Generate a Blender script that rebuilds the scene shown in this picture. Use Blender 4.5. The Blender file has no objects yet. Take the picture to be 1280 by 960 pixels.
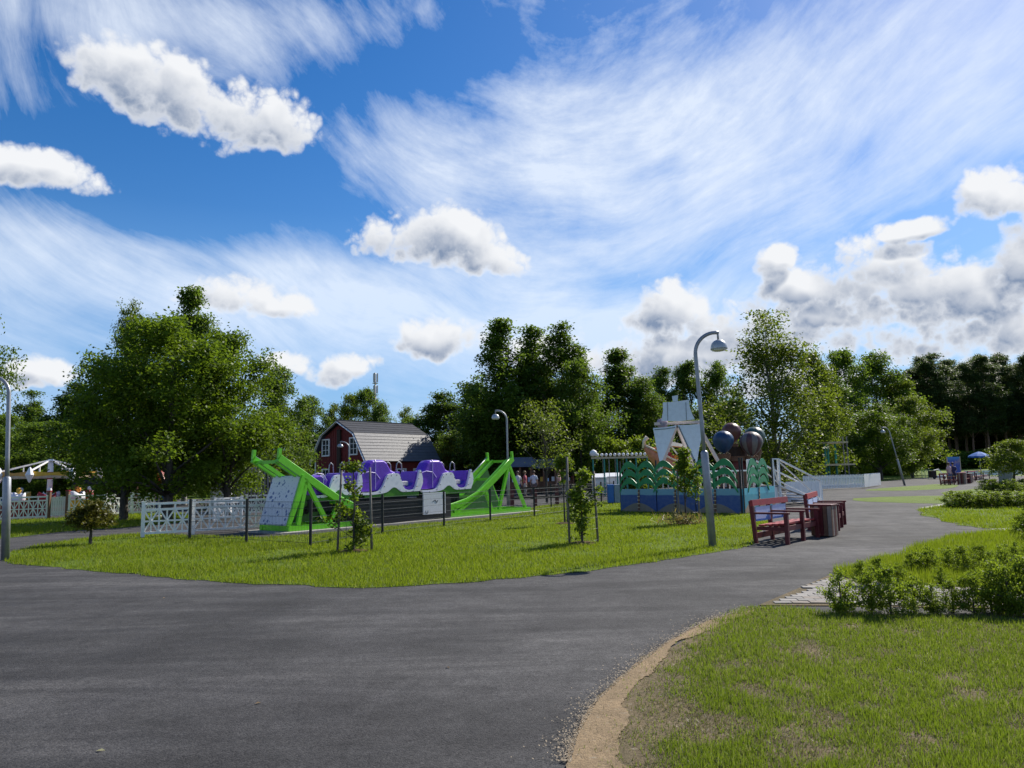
import bpy, math, random
import numpy as np
from mathutils import Vector, Matrix, Quaternion

S = bpy.context.scene
COL = S.collection
rad = math.radians
# ------------------------------------------------------------------ camera
FPX, CAM_H, PITCH, ROLL = 930.0, 1.6, rad(6.87), rad(-1.2)
cam_d = bpy.data.cameras.new('camera')
cam_d.sensor_width = 36.0
cam_d.lens = FPX / 1280.0 * 36.0
cam_d.clip_start = 0.05
cam_d.clip_end = 5000
cam = bpy.data.objects.new('camera', cam_d)
COL.objects.link(cam)
CAMR = Matrix.Rotation(math.pi / 2 + PITCH, 3, 'X') @ Matrix.Rotation(ROLL, 3, 'Z')
cam.matrix_world = Matrix.Translation((0, 0, CAM_H)) @ CAMR.to_4x4()
S.camera = cam

def ray(px, py):
    return CAMR @ Vector(((px - 640) / FPX, -(py - 480) / FPX, -1.0))

def G(px, py, z=0.0):            # ground point that the photograph shows at a pixel
    d = ray(px, py)
    t = (z - CAM_H) / d.z
    return Vector((d.x * t, d.y * t, z))

def at(px, py, Y):               # point at a given distance ahead
    d = ray(px, py)
    t = Y / d.y
    return Vector((d.x * t, Y, CAM_H + d.z * t))

# ------------------------------------------------------------------ light, sky, exposure
SUN_AZ, SUN_EL = rad(44), rad(40)       # azimuth clockwise from +Y
sun_dir = Vector((math.sin(SUN_AZ) * math.cos(SUN_EL), math.cos(SUN_AZ) * math.cos(SUN_EL), math.sin(SUN_EL)))
sl = bpy.data.lights.new('sun', 'SUN')
sl.energy = 4.8
sl.angle = rad(0.5)
sl.color = (1.0, 0.94, 0.84)
so = bpy.data.objects.new('sun', sl)
so.rotation_euler = sun_dir.to_track_quat('Z', 'Y').to_euler()
so.location = (30, 30, 40)
COL.objects.link(so)
S.view_settings.view_transform = 'Standard'
S.view_settings.look = 'None'
S.view_settings.exposure = 0.50
S.view_settings.gamma = 1.0
S.view_settings.use_curve_mapping = False
S.cycles.max_bounces = 6
S.cycles.transparent_max_bounces = 8
S.cycles.use_denoising = True

class NT:                        # small helper for writing node trees as expressions
    def __init__(s, tree): s.t = tree
    def n(s, typ, **kw):
        n = s.t.nodes.new(typ)
        for k, v in kw.items(): setattr(n, k, v)
        return n
    def put(s, sock, v):
        if isinstance(v, bpy.types.NodeSocket): s.t.links.new(v, sock)
        else: sock.default_value = v
    def m(s, op, a, b=0.0, c=None, clamp=False):
        n = s.n('ShaderNodeMath', operation=op, use_clamp=clamp)
        s.put(n.inputs[0], a); s.put(n.inputs[1], b)
        if c is not None: s.put(n.inputs[2], c)
        return n.outputs[0]
    def mr(s, v, a, b, c=0.0, d=1.0, smooth=False):
        n = s.n('ShaderNodeMapRange', interpolation_type='SMOOTHSTEP' if smooth else 'LINEAR')
        n.clamp = True
        for i, q in enumerate((v, a, b, c, d)): s.put(n.inputs[i], q)
        return n.outputs[0]
    def noise(s, vec, scale, detail=4.0, rough=0.5, dist=0.0, col=False, dims='3D'):
        n = s.n('ShaderNodeTexNoise', noise_dimensions=dims)
        if vec is not None: s.put(n.inputs['Vector'], vec)
        n.inputs['Scale'].default_value = scale; n.inputs['Detail'].default_value = detail
        n.inputs['Roughness'].default_value = rough; n.inputs['Distortion'].default_value = dist
        return n.outputs['Color' if col else 'Fac']
    def xyz(s, x, y, z):
        n = s.n('ShaderNodeCombineXYZ')
        for i, q in enumerate((x, y, z)): s.put(n.inputs[i], q)
        return n.outputs[0]
    def sep(s, v):
        n = s.n('ShaderNodeSeparateXYZ'); s.put(n.inputs[0], v); return n.outputs
    def mix(s, f, a, b, mode='MIX'):
        n = s.n('ShaderNodeMix', data_type='RGBA', blend_type=mode)
        s.put(n.inputs[0], f)
        for sock, q in ((n.inputs[6], a), (n.inputs[7], b)):
            s.put(sock, q if isinstance(q, bpy.types.NodeSocket) else (*q[:3], 1.0))
        return n.outputs[2]
    def vm(s, op, a, b=(0, 0, 0)):
        n = s.n('ShaderNodeVectorMath', operation=op)
        s.put(n.inputs[0], a)
        if op == 'SCALE': s.put(n.inputs[3], b)
        else: s.put(n.inputs[1], b)
        return n.outputs[0]

W = bpy.data.worlds.new('World')
S.world = W
W.use_nodes = True
w = NT(W.node_tree)
W.node_tree.nodes.clear()

def azel(px, py):
    d = ray(px, py).normalized()
    return math.atan2(d.x, d.y), math.asin(d.z)

CUMULUS = [  # centre x, y and half sizes, in the photograph's pixels; weight
    (150, 95, 62, 40, 1), (225, 125, 85, 44, 1), (305, 150, 78, 40, 1), (345, 165, 38, 30, .8),
    (20, 212, 62, 24, 1), (75, 225, 45, 20, .8),
    (505, 312, 55, 32, 1), (560, 303, 62, 36, 1), (610, 328, 48, 24, .9),
    (290, 374, 52, 28, 1), (345, 384, 36, 18, .7),
    (552, 428, 42, 26, 1), (590, 420, 34, 22, .8),
    (40, 466, 48, 22, 1), (428, 468, 48, 18, .9), (350, 462, 30, 13, .8),
    (1075, 352, 68, 42, 1), (1140, 362, 74, 42, 1), (1010, 362, 48, 22, .9), (974, 330, 18, 22, .8), (1200, 352, 56, 34, .9),
    (1250, 246, 52, 30, 1), (1150, 286, 46, 14, .8), (1275, 330, 46, 44, 1), (1330, 280, 60, 50, 1),
    (1090, 392, 150, 30, .9), (1215, 380, 90, 34, .9), (950, 404, 60, 24, .8),
    (840, 392, 52, 30, .9), (905, 405, 70, 30, .8), (880, 446, 130, 34, .8), (1010, 430, 90, 26, .7), (1150, 425, 130, 34, .9), (1270, 412, 90, 36, .9), (1370, 380, 60, 50, .9),
    (700, 452, 90, 26, .5), (1250, 466, 150, 22, .7), (1000, 478, 120, 20, .6),
]
PERIOD = 1.72       # the same kind of clouds goes on all round the sky

grp = bpy.data.node_groups.new('cumulus_density', 'ShaderNodeTree')
grp.interface.new_socket('Az', in_out='INPUT', socket_type='NodeSocketFloat')
grp.interface.new_socket('El', in_out='INPUT', socket_type='NodeSocketFloat')
grp.interface.new_socket('Dir', in_out='INPUT', socket_type='NodeSocketVector')
grp.interface.new_socket('Density', in_out='OUTPUT', socket_type='NodeSocketFloat')
grp.interface.new_socket('Body', in_out='OUTPUT', socket_type='NodeSocketFloat')
g = NT(grp)
gi = g.n('NodeGroupInput'); go = g.n('NodeGroupOutput')
wcol = g.noise(gi.outputs[2], 9.0, 3.0, 0.6, col=True)
wv = g.sep(g.vm('SUBTRACT', wcol, (0.5, 0.5, 0.5)))
azw = g.m('ADD', gi.outputs[0], g.m('MULTIPLY', wv[0], 0.085))
elw = g.m('ADD', gi.outputs[1], g.m('MULTIPLY', wv[1], 0.05))
acc = None
for cx, cy, sx, sy, wt in CUMULUS:
    a0, e0 = azel(cx, cy)
    a1, _ = azel(cx + sx, cy); _, e1 = azel(cx, cy - sy)
    sa, se = abs(a1 - a0) * 1.10, abs(e1 - e0) * 1.18
    u = g.m('DIVIDE', g.m('SUBTRACT', azw, a0), sa)
    v = g.m('DIVIDE', g.m('SUBTRACT', elw, e0), se)
    vneg = g.m('MINIMUM', v, 0.0)                       # flatter undersides
    v2 = g.m('ADD', g.m('MULTIPLY', v, v), g.m('MULTIPLY', g.m('MULTIPLY', vneg, vneg), 1.1))
    d = g.m('SUBTRACT', wt, g.m('ADD', g.m('MULTIPLY', u, u), v2))
    acc = d if acc is None else g.m('SMOOTH_MAX', acc, d, 0.35)
def billow(scale, detail):
    return g.m('ABSOLUTE', g.m('SUBTRACT', g.m('MULTIPLY', g.noise(gi.outputs[2], scale, detail, 0.5), 2.0), 1.0))
n1 = g.noise(gi.outputs[2], 13.0, 3.0, 0.55)
bil = g.m('ADD', g.m('ADD', g.m('MULTIPLY', billow(17.0, 1.0), 1.5), g.m('MULTIPLY', billow(38.0, 1.0), 1.1)), g.m('MULTIPLY', billow(85.0, 3.0), 0.8))
den = g.m('ADD', g.m('ADD', acc, -0.22), g.m('MULTIPLY', g.m('SUBTRACT', n1, 0.5), 3.2))
den = g.m('ADD', den, bil)
g.put(go.inputs[0], den); g.put(go.inputs[1], g.m('ADD', acc, g.m('MULTIPLY', g.m('SUBTRACT', n1, 0.5), 1.3)))

tc = w.n('ShaderNodeTexCoord')
D = tc.outputs['Generated']
dx, dy, dz = w.sep(D)
az = w.m('ARCTAN2', dx, dy)
az = w.m('SUBTRACT', w.m('WRAP', w.m('ADD', az, PERIOD / 2 - 0.05), PERIOD, 0.0), PERIOD / 2 - 0.05)
el = w.m('ARCSINE', dz)

def cum(off_a, off_e):
    n = w.n('ShaderNodeGroup'); n.node_tree = grp
    w.put(n.inputs[0], w.m('ADD', az, off_a)); w.put(n.inputs[1], w.m('ADD', el, off_e))
    w.put(n.inputs[2], w.vm('ADD', D, (off_a * 0.9, -off_e * 0.2, off_e)))
    return n.outputs
(c0, b0), (c1, b1), (c2, b2) = cum(0, 0), cum(0.012, 0.020), cum(0.025, 0.05)
cmask = w.mr(c0, -0.20, 0.85, smooth=True)
body = w.mr(w.m('SUBTRACT', b0, b1), -0.40, 1.35, smooth=True)        # crowns of the clouds lit, undersides grey
fine = w.mr(w.m('ADD', w.m('MULTIPLY', w.m('SUBTRACT', c0, c1), 0.55), w.m('MULTIPLY', w.m('SUBTRACT', c0, c2), 0.40)), -0.6, 1.1, smooth=True)
lit = w.m('ADD', w.m('MULTIPLY', body, 0.62), w.m('MULTIPLY', fine, 0.38))
lit = w.mr(lit, 0.26, 0.92)
thick = w.mr(c0, 0.2, 1.5)
shade = w.m('SUBTRACT', 1.0, w.m('MULTIPLY', thick, w.m('SUBTRACT', 1.0, lit)))
ccol = w.mix(shade, (2.1, 2.75, 4.0), (8.0, 8.15, 8.4))

# high thin streaks, swept in long arcs
a0, e0 = azel(690, -250)
ra = w.m('SUBTRACT', az, a0); re = w.m('SUBTRACT', el, e0)
ra = w.m('MULTIPLY', ra, 0.80)
rho = w.m('SQRT', w.m('ADD', w.m('MULTIPLY', ra, ra), w.m('MULTIPLY', re, re)))
th = w.m('ARCTAN2', ra, w.m('MULTIPLY', re, -1.0))
wn = w.sep(w.vm('SUBTRACT', w.noise(D, 2.2, 2.0, 0.5, col=True), (0.5, 0.5, 0.5)))
rho_w = w.m('ADD', rho, w.m('MULTIPLY', wn[0], 0.22))
sv = w.xyz(w.m('MULTIPLY', rho_w, 9.0), w.m('MULTIPLY', th, 1.3), 0.0)
s1 = w.noise(sv, 1.6, 8.0, 0.66, 0.18)
sv2 = w.xyz(w.m('MULTIPLY', rho_w, 34.0), w.m('MULTIPLY', th, 3.5), 3.0)
s2 = w.noise(sv2, 1.2, 6.0, 0.65, 0.25)
CIRRUS = [(60, 20, 330, 75, .9), (330, 15, 260, 60, .8), (690, 170, 190, 80, .75), (860, 190, 300, 130, 1.0), (1150, 60, 260, 120, .9), (1000, 290, 220, 70, .8),
          (60, 330, 300, 60, .95), (360, 365, 330, 60, .9), (700, 350, 260, 70, 1.0), (640, 430, 600, 50, .85), (60, 130, 110, 50, .6), (500, 200, 110, 60, .5), (450, 240, 120, 60, .55), (1250, 180, 120, 60, .5)]
HOLES = [(330, 235, 190, 70, .55), (570, 95, 170, 60, .7), (1120, 290, 200, 40, .8), (880, 345, 80, 30, .5), (240, 60, 50, 30, .3), (1240, 215, 90, 40, .6), (170, 215, 90, 70, .45), (800, 350, 70, 24, .4)]
def gauss(lst):
    acc = None
    for cx, cy, sx, sy, wt in lst:
        A, E = azel(cx, cy)
        A1, _ = azel(cx + sx, cy); _, E1 = azel(cx, cy - sy)
        u = w.m('DIVIDE', w.m('SUBTRACT', w.m('ADD', az, w.m('MULTIPLY', wn[1], 0.12)), A), abs(A1 - A))
        v = w.m('DIVIDE', w.m('SUBTRACT', w.m('ADD', el, w.m('MULTIPLY', wn[2], 0.10)), E), abs(E1 - E))
        q = w.m('MULTIPLY', w.m('EXPONENT', w.m('MULTIPLY', w.m('ADD', w.m('MULTIPLY', u, u), w.m('MULTIPLY', v, v)), -1.0)), wt)
        acc = q if acc is None else w.m('ADD', acc, q)
    return acc
cover = w.m('SUBTRACT', w.m('MINIMUM', gauss(CIRRUS), 1.15), gauss(HOLES))
s3 = w.noise(D, 5.0, 7.0, 0.62, 0.3)
streak = w.m('ADD', w.m('ADD', w.m('MULTIPLY', w.m('SUBTRACT', s1, 0.5), 2.3), w.m('MULTIPLY', w.m('SUBTRACT', s3, 0.5), 1.5)), w.m('MULTIPLY', w.m('SUBTRACT', s2, 0.5), 0.8))
low = w.m('ADD', w.mr(el, 0.30, 0.04, 0.0, 0.75), 0.0)
cover = w.m('ADD', cover, low)
cir = w.mr(w.m('ADD', cover, streak), 0.27, 1.55, 0.0, 0.84)

sky = w.n('ShaderNodeTexSky', sky_type='NISHITA')
sky.sun_disc = False
sky.sun_elevation = SUN_EL
sky.sun_rotation = SUN_AZ
sky.altitude = 0
sky.air_density = 1.0
sky.dust_density = 0.3
sky.ozone_density = 2.0
hs = w.n('ShaderNodeHueSaturation')
hs.inputs['Saturation'].default_value = 1.42
hs.inputs['Value'].default_value = 1.10
hs.inputs['Hue'].default_value = 0.508
w.put(hs.inputs['Color'], sky.outputs[0])
ccir = w.mix(w.mr(el, 0.30, 0.02), (7.6, 8.3, 9.3), (5.2, 6.8, 9.2))
skyb = w.mix(w.mr(el, 0.34, 0.0, 0.0, 0.9), hs.outputs[0], (1.9, 4.0, 7.6))
skyc = w.mix(cir, skyb, ccir)
final = w.mix(cmask, skyc, ccol)
bg = w.n('ShaderNodeBackground')
bg.inputs['Strength'].default_value = 0.08
w.put(bg.inputs['Color'], final)
wo = w.n('ShaderNodeOutputWorld')
W.node_tree.links.new(bg.outputs[0], wo.inputs[0])
W.cycles.sampling_method = 'MANUAL'
W.cycles.sample_map_resolution = 512
# ------------------------------------------------------------------ materials
MATS = {}
def mat_base(name):
    m = bpy.data.materials.new(name); m.use_nodes = True
    nt = NT(m.node_tree); b = m.node_tree.nodes['Principled BSDF']
    return m, nt, b

def bump(nt, b, h, strength=0.3, dist=0.01):
    n = nt.n('ShaderNodeBump'); n.inputs['Strength'].default_value = strength; n.inputs['Distance'].default_value = dist
    nt.put(n.inputs['Height'], h); nt.put(b.inputs['Normal'], n.outputs[0])

def paint(name, col, rough=0.5, var=0.18, metal=0.0, scale=6.0, dirt=None, spec=0.4):
    """paint, metal or plastic with wear and faint relief"""
    if name in MATS: return MATS[name]
    m, nt, b = mat_base(name)
    P = nt.n('ShaderNodeTexCoord').outputs['Object']
    n = nt.noise(P, scale, 6.0, 0.6); f = nt.noise(P, scale * 9, 4.0, 0.6)
    lo = tuple(c * (1 - var) for c in col); hi = tuple(min(1, c * (1 + var)) for c in col)
    c = nt.mix(nt.mr(n, 0.3, 0.7), lo, hi)
    if dirt: c = nt.mix(nt.mr(f, 0.58, 0.75, 0, 0.55), c, dirt)
    nt.put(b.inputs['Base Color'], c)
    nt.put(b.inputs['Roughness'], nt.mr(f, 0.3, 0.7, max(.05, rough - .1), min(1, rough + .12)))
    b.inputs['Metallic'].default_value = metal
    b.inputs['Specular IOR Level'].default_value = spec
    bump(nt, b, f, 0.15, 0.004)
    MATS[name] = m
    return m

def leaf_mat(name, dark, light, trans=0.42, tip=None):
    if name in MATS: return MATS[name]
    m, nt, b = mat_base(name)
    geo = nt.n('ShaderNodeNewGeometry')
    r = geo.outputs['Random Per Island']
    n = nt.noise(geo.outputs['Position'], 0.55, 3.0, 0.6)
    oi = nt.n('ShaderNodeObjectInfo').outputs['Random']
    f = nt.m('ADD', nt.m('MULTIPLY', r, 0.55), nt.mr(n, 0.3, 0.7, 0.0, 0.45))
    c = nt.mix(f, dark, light)
    c = nt.mix(nt.m('MULTIPLY', oi, 0.35), c, tuple(x * 0.62 for x in dark))
    if tip: c = nt.mix(nt.mr(r, 0.85, 0.95), c, tip)
    nt.put(b.inputs['Base Color'], c)
    b.inputs['Roughness'].default_value = 0.5
    b.inputs['Specular IOR Level'].default_value = 0.2
    t = nt.n('ShaderNodeBsdfTranslucent')
    nt.put(t.inputs[0], nt.mix(0.5, c, (light[0] * 1.5, light[1] * 1.5, light[2] * 0.6)))
    mx = nt.n('ShaderNodeMixShader'); mx.inputs[0].default_value = trans
    out = m.node_tree.nodes['Material Output']
    m.node_tree.links.new(b.outputs[0], mx.inputs[1]); m.node_tree.links.new(t.outputs[0], mx.inputs[2])
    m.node_tree.links.new(mx.outputs[0], out.inputs[0])
    MATS[name] = m
    return m

def bark_mat(name, a, bcol, scale=3.0):
    if name in MATS: return MATS[name]
    m, nt, b = mat_base(name)
    P = nt.vm('MULTIPLY', nt.n('ShaderNodeTexCoord').outputs['Object'], (6, 6, 1.2))
    n = nt.noise(P, scale, 7.0, 0.65)
    nt.put(b.inputs['Base Color'], nt.mix(nt.mr(n, 0.35, 0.65), a, bcol))
    b.inputs['Roughness'].default_value = 0.9
    bump(nt, b, n, 0.6, 0.03)
    MATS[name] = m
    return m

def asphalt_mat():
    m, nt, b = mat_base('asphalt')
    P = nt.n('ShaderNodeTexCoord').outputs['Object']
    big = nt.noise(P, 0.22, 5.0, 0.6, 0.6)
    mid = nt.noise(P, 1.6, 5.0, 0.65)
    fine = nt.noise(P, 70.0, 4.0, 0.7)
    vor = nt.n('ShaderNodeTexVoronoi'); vor.inputs['Scale'].default_value = 85.0; nt.put(vor.inputs['Vector'], P)
    c = nt.mix(nt.mr(big, 0.32, 0.68), (0.030, 0.029, 0.032), (0.080, 0.076, 0.076))
    c = nt.mix(nt.mr(mid, 0.35, 0.75, 0, 0.5), c, (0.062, 0.060, 0.060))
    # wheel worn and dusty streaks
    st = nt.noise(nt.vm('MULTIPLY', P, (0.14, 1.0, 1)), 1.1, 7.0, 0.68, 0.9)
    c = nt.mix(nt.mr(st, 0.50, 0.70, 0, 0.75), c, (0.115, 0.108, 0.103))
    c = nt.mix(nt.mr(nt.noise(P, 0.55, 4.0, 0.6, 0.8), 0.52, 0.62, 0, 0.4), c, (0.038, 0.036, 0.040))
    g1 = nt.noise(P, 14.0, 6.0, 0.8); g2 = nt.noise(P, 3.4, 6.0, 0.75, 0.4)
    c = nt.mix(nt.mr(g1, 0.25, 0.75, 0.15, 0.6), nt.mix(0.5, c, (0.018, 0.018, 0.020)), nt.mix(0.35, c, (0.15, 0.145, 0.14)))
    c = nt.mix(nt.mr(g2, 0.36, 0.52, 0.55, 0.0), c, (0.030, 0.029, 0.031))
    # single stones, some pale
    stone = nt.sep(vor.outputs['Color'])[0]
    c = nt.mix(nt.mr(stone, 0.0, 1.0, 0.0, 0.9), nt.mix(0.55, c, (0.012, 0.012, 0.013)), nt.mix(0.25, c, (0.16, 0.155, 0.15)))
    c = nt.mix(nt.mr(nt.noise(P, 9.0, 6.0, 0.75), 0.66, 0.74, 0, 0.5), c, (0.2, 0.185, 0.17))
    crack = nt.n('ShaderNodeTexVoronoi'); crack.feature = 'DISTANCE_TO_EDGE'; crack.inputs['Scale'].default_value = 0.22
    nt.put(crack.inputs['Vector'], nt.vm('ADD', P, nt.vm('SCALE', nt.noise(P, 1.5, 5.0, 0.7, col=True), 1.1)))
    ck = nt.m('MULTIPLY', nt.mr(crack.outputs['Distance'], 0.0012, 0.004, 1.0, 0.0), nt.mr(big, .5, .62))
    c = nt.mix(nt.m('MULTIPLY', ck, 0.4), c, (0.13, 0.125, 0.12))
    tone = nt.m('MULTIPLY', nt.mr(big, 0.33, 0.67, 0.72, 1.22), nt.mr(st, 0.40, 0.66, 0.80, 1.32))
    tone = nt.m('MULTIPLY', tone, nt.mr(nt.noise(P, 1.1, 6.0, 0.7, 0.5), 0.3, 0.7, 0.82, 1.16))
    tone = nt.m('MULTIPLY', tone, nt.mr(nt.noise(P, 6.0, 5.0, 0.75), 0.3, 0.7, 0.84, 1.16))
    c = nt.vm('SCALE', c, tone)
    nt.put(b.inputs['Base Color'], c)
    nt.put(b.inputs['Roughness'], nt.mr(mid, 0.3, 0.7, 0.80, 0.95))
    b.inputs['Specular IOR Level'].default_value = 0.25
    h = nt.m('ADD', nt.m('MULTIPLY', vor.outputs['Distance'], -1.0), nt.m('MULTIPLY', fine, 0.6))
    bump(nt, b, nt.m('ADD', h, nt.m('MULTIPLY', g1, 0.7)), 0.45, 0.008)
    return m

def lawn_mat():
    m, nt, b = mat_base('lawn_grass')
    P = nt.n('ShaderNodeTexCoord').outputs['Object']
    big = nt.noise(P, 0.35, 5.0, 0.6, 0.5); mid = nt.noise(P, 2.2, 5.0, 0.65); fine = nt.noise(P, 38.0, 4.0, 0.75)
    c = nt.mix(nt.mr(big, 0.3, 0.7), (0.085, 0.140, 0.010), (0.150, 0.215, 0.014))
    c = nt.mix(nt.mr(mid, 0.42, 0.7, 0, 0.6), c, (0.165, 0.215, 0.022))
    c = nt.mix(nt.mr(fine, 0.4, 0.68, 0, 0.55), c, (0.045, 0.09, 0.010))
    c = nt.mix(nt.mr(nt.noise(P, 0.8, 6.0, 0.7), 0.60, 0.72, 0, 0.5), c, (0.20, 0.185, 0.07))
    nt.put(b.inputs['Base Color'], c)
    b.inputs['Roughness'].default_value = 0.85
    b.inputs['Specular IOR Level'].default_value = 0.15
    bump(nt, b, fine, 0.9, 0.04)
    return m

def soil_mat(name='dry_soil', base=(0.25, 0.19, 0.115), other=(0.15, 0.125, 0.075)):
    m, nt, b = mat_base(name)
    P = nt.n('ShaderNodeTexCoord').outputs['Object']
    mid = nt.noise(P, 2.0, 6.0, 0.65); fine = nt.noise(P, 45.0, 5.0, 0.75)
    c = nt.mix(nt.mr(mid, 0.38, 0.66), base, other)
    c = nt.mix(nt.mr(fine, 0.35, 0.7, 0, 0.7), c, tuple(x * 0.45 for x in other))
    c = nt.mix(nt.mr(nt.noise(P, 24.0, 5.0, 0.7), 0.6, 0.72, 0, 0.6), c, (0.42, 0.38, 0.30))
    nt.put(b.inputs['Base Color'], c)
    b.inputs['Roughness'].default_value = 0.95
    b.inputs['Specular IOR Level'].default_value = 0.1
    bump(nt, b, nt.m('ADD', fine, nt.m('MULTIPLY', mid, 2.0)), 0.8, 0.02)
    return m

# ------------------------------------------------------------------ mesh building
class MB:
    def __init__(s): s.v = []; s.f = []; s.mi = []; s.cur = 0
    def add(s, vs, fs):
        o = len(s.v); s.v += [tuple(p) for p in vs]
        s.f += [tuple(i + o for i in f) for f in fs]; s.mi += [s.cur] * len(fs)
        return s
    def box(s, x0, y0, z0, x1, y1, z1):
        return s.add([(x0, y0, z0), (x1, y0, z0), (x1, y1, z0), (x0, y1, z0), (x0, y0, z1), (x1, y0, z1), (x1, y1, z1), (x0, y1, z1)],
                     [(0, 3, 2, 1), (4, 5, 6, 7), (0, 1, 5, 4), (1, 2, 6, 5), (2, 3, 7, 6), (3, 0, 4, 7)])
    def bar(s, p, q, wd, ht, up=(0, 0, 1)):     # square beam
        p, q = Vector(p), Vector(q); d = (q - p).normalized(); up = Vector(up)
        if abs(d.dot(up)) > 0.98: up = Vector((0, 1, 0))
        x = d.cross(up).normalized() * wd / 2; z = x.cross(d).normalized() * ht / 2
        vs = [a + b for a in (p, q) for b in (-x - z, x - z, x + z, -x + z)]
        return s.add(vs, [(3, 2, 1, 0), (4, 5, 6, 7), (0, 1, 5, 4), (1, 2, 6, 5), (2, 3, 7, 6), (3, 0, 4, 7)])
    def tube(s, pts, r, n=8, cap=True):
        pts = [Vector(p) for p in pts]
        rs = r if isinstance(r, (list, tuple)) else [r] * len(pts)
        o = len(s.v); ref = None; vs = []
        for i, p in enumerate(pts):
            d = (pts[min(i + 1, len(pts) - 1)] - pts[max(i - 1, 0)]).normalized()
            if ref is None:
                ref = Vector((1, 0, 0)) if abs(d.x) < 0.9 else Vector((0, 1, 0))
            x = (ref - d * ref.dot(d)).normalized(); ref = x; y = d.cross(x)
            for k in range(n):
                a = 2 * math.pi * k / n
                vs.append(p + (x * math.cos(a) + y * math.sin(a)) * rs[i])
        fs = [(i * n + k, i * n + (k + 1) % n, (i + 1) * n + (k + 1) % n, (i + 1) * n + k) for i in range(len(pts) - 1) for k in range(n)]
        if cap: fs += [tuple(range(n - 1, -1, -1)), tuple((len(pts) - 1) * n + k for k in range(n))]
        return s.add(vs, fs)
    def lathe(s, prof, n=16, c=(0, 0, 0)):      # profile of (radius, z)
        vs = [(c[0] + r * math.cos(2 * math.pi * k / n), c[1] + r * math.sin(2 * math.pi * k / n), c[2] + z) for r, z in prof for k in range(n)]
        fs = [(i * n + k, i * n + (k + 1) % n, (i + 1) * n + (k + 1) % n, (i + 1) * n + k) for i in range(len(prof) - 1) for k in range(n)]
        fs += [tuple(range(n - 1, -1, -1)), tuple((len(prof) - 1) * n + k for k in range(n))]
        return s.add(vs, fs)
    def prism(s, poly, off):                    # a polygon pushed along a vector
        n = len(poly); off = Vector(off); a = [Vector(p) for p in poly]
        return s.add(a + [p + off for p in a], [tuple(range(n - 1, -1, -1)), tuple(range(n, 2 * n))] + [(i, (i + 1) % n, n + (i + 1) % n, n + i) for i in range(n)])
    def loft(s, rings, cap=True):               # rings of equal length
        n = len(rings[0]); vs = [p for r in rings for p in r]
        fs = [(i * n + k, i * n + (k + 1) % n, (i + 1) * n + (k + 1) % n, (i + 1) * n + k) for i in range(len(rings) - 1) for k in range(n)]
        if cap: fs += [tuple(range(n - 1, -1, -1)), tuple((len(rings) - 1) * n + k for k in range(n))]
        return s.add(vs, fs)
    def strip(s, rows):                         # grid of rows of points, open sheet
        n = len(rows[0]); vs = [p for r in rows for p in r]
        return s.add(vs, [(i * n + k, i * n + k + 1, (i + 1) * n + k + 1, (i + 1) * n + k) for i in range(len(rows) - 1) for k in range(n - 1)])
    def mesh(s, name, mats, smooth=False):
        me = bpy.data.meshes.new(name); me.from_pydata([tuple(v) for v in s.v], [], s.f)
        for m in (mats if isinstance(mats, (list, tuple)) else [mats]): me.materials.append(m)
        if any(s.mi): me.polygons.foreach_set('material_index', s.mi)
        if smooth: me.polygons.foreach_set('use_smooth', [True] * len(s.f))
        me.validate(); me.update()
        return me
    def build(s, name, mats, parent=None, smooth=False, bev=0.0):
        o = bpy.data.objects.new(name, s.mesh(name, mats, smooth)); COL.objects.link(o)
        if parent is not None: o.parent = parent
        if bev:
            b = o.modifiers.new('bevel', 'BEVEL'); b.width = bev; b.segments = 2; b.limit_method = 'ANGLE'
        return o

def tag(o, label=None, cat=None, group=None, kind=None):
    if label: o['label'] = label
    if cat: o['category'] = cat
    if group: o['group'] = group
    if kind: o['kind'] = kind
    return o

def thing(name, label, cat, loc=(0, 0, 0), rz=0.0, group=None):
    o = bpy.data.objects.new(name, None); COL.objects.link(o)
    o.location = loc; o.rotation_euler = (0, 0, rz); o.empty_display_size = 0.2
    return tag(o, label, cat, group)

def copy_tree(o, parent=None):
    c = o.copy(); COL.objects.link(c)
    if parent is not None: c.parent = parent
    for ch in [q for q in KIDS.get(o.name, o.children)]:
        copy_tree(ch, c)
    return c
KIDS = {}
def dup(root, label, loc=None, rz=None, group=None, scale=None):
    if root.name not in KIDS:                   # remember the children once: looking them up is slow
        def walk(o):
            KIDS[o.name] = list(o.children)
            for ch in KIDS[o.name]: walk(ch)
        walk(root)
    c = copy_tree(root)
    c['label'] = label
    if loc is not None: c.location = loc
    if rz is not None: c.rotation_euler = (0, 0, rz)
    if scale is not None: c.scale = scale
    if group: c['group'] = group
    return c

def shared(name, me, parent, loc=(0, 0, 0), rot=(0, 0, 0)):
    o = bpy.data.objects.new(name, me); COL.objects.link(o); o.parent = parent
    o.location = loc; o.rotation_euler = rot
    return o

def np_mesh(name, V, Fn, k, mats):              # vertices and k-gons from arrays
    me = bpy.data.meshes.new(name)
    me.vertices.add(len(V)); me.vertices.foreach_set('co', np.asarray(V, np.float32).ravel())
    nf = len(Fn)
    me.loops.add(nf * k); me.loops.foreach_set('vertex_index', np.asarray(Fn, np.int32).ravel())
    me.polygons.add(nf); me.polygons.foreach_set('loop_start', np.arange(0, nf * k, k, dtype=np.int32))
    for m in (mats if isinstance(mats, (list, tuple)) else [mats]): me.materials.append(m)
    me.update(calc_edges=True)
    return me

# ------------------------------------------------------------------ ground, paths, lawns
def sstep(a, b, x):
    t = min(1, max(0, (x - a) / (b - a))); return t * t * (3 - 2 * t)
def gz(x, y):                    # the far right rises a little towards the pines
    return 0.85 * sstep(95, 145, y) * sstep(10, 45, x)

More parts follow.
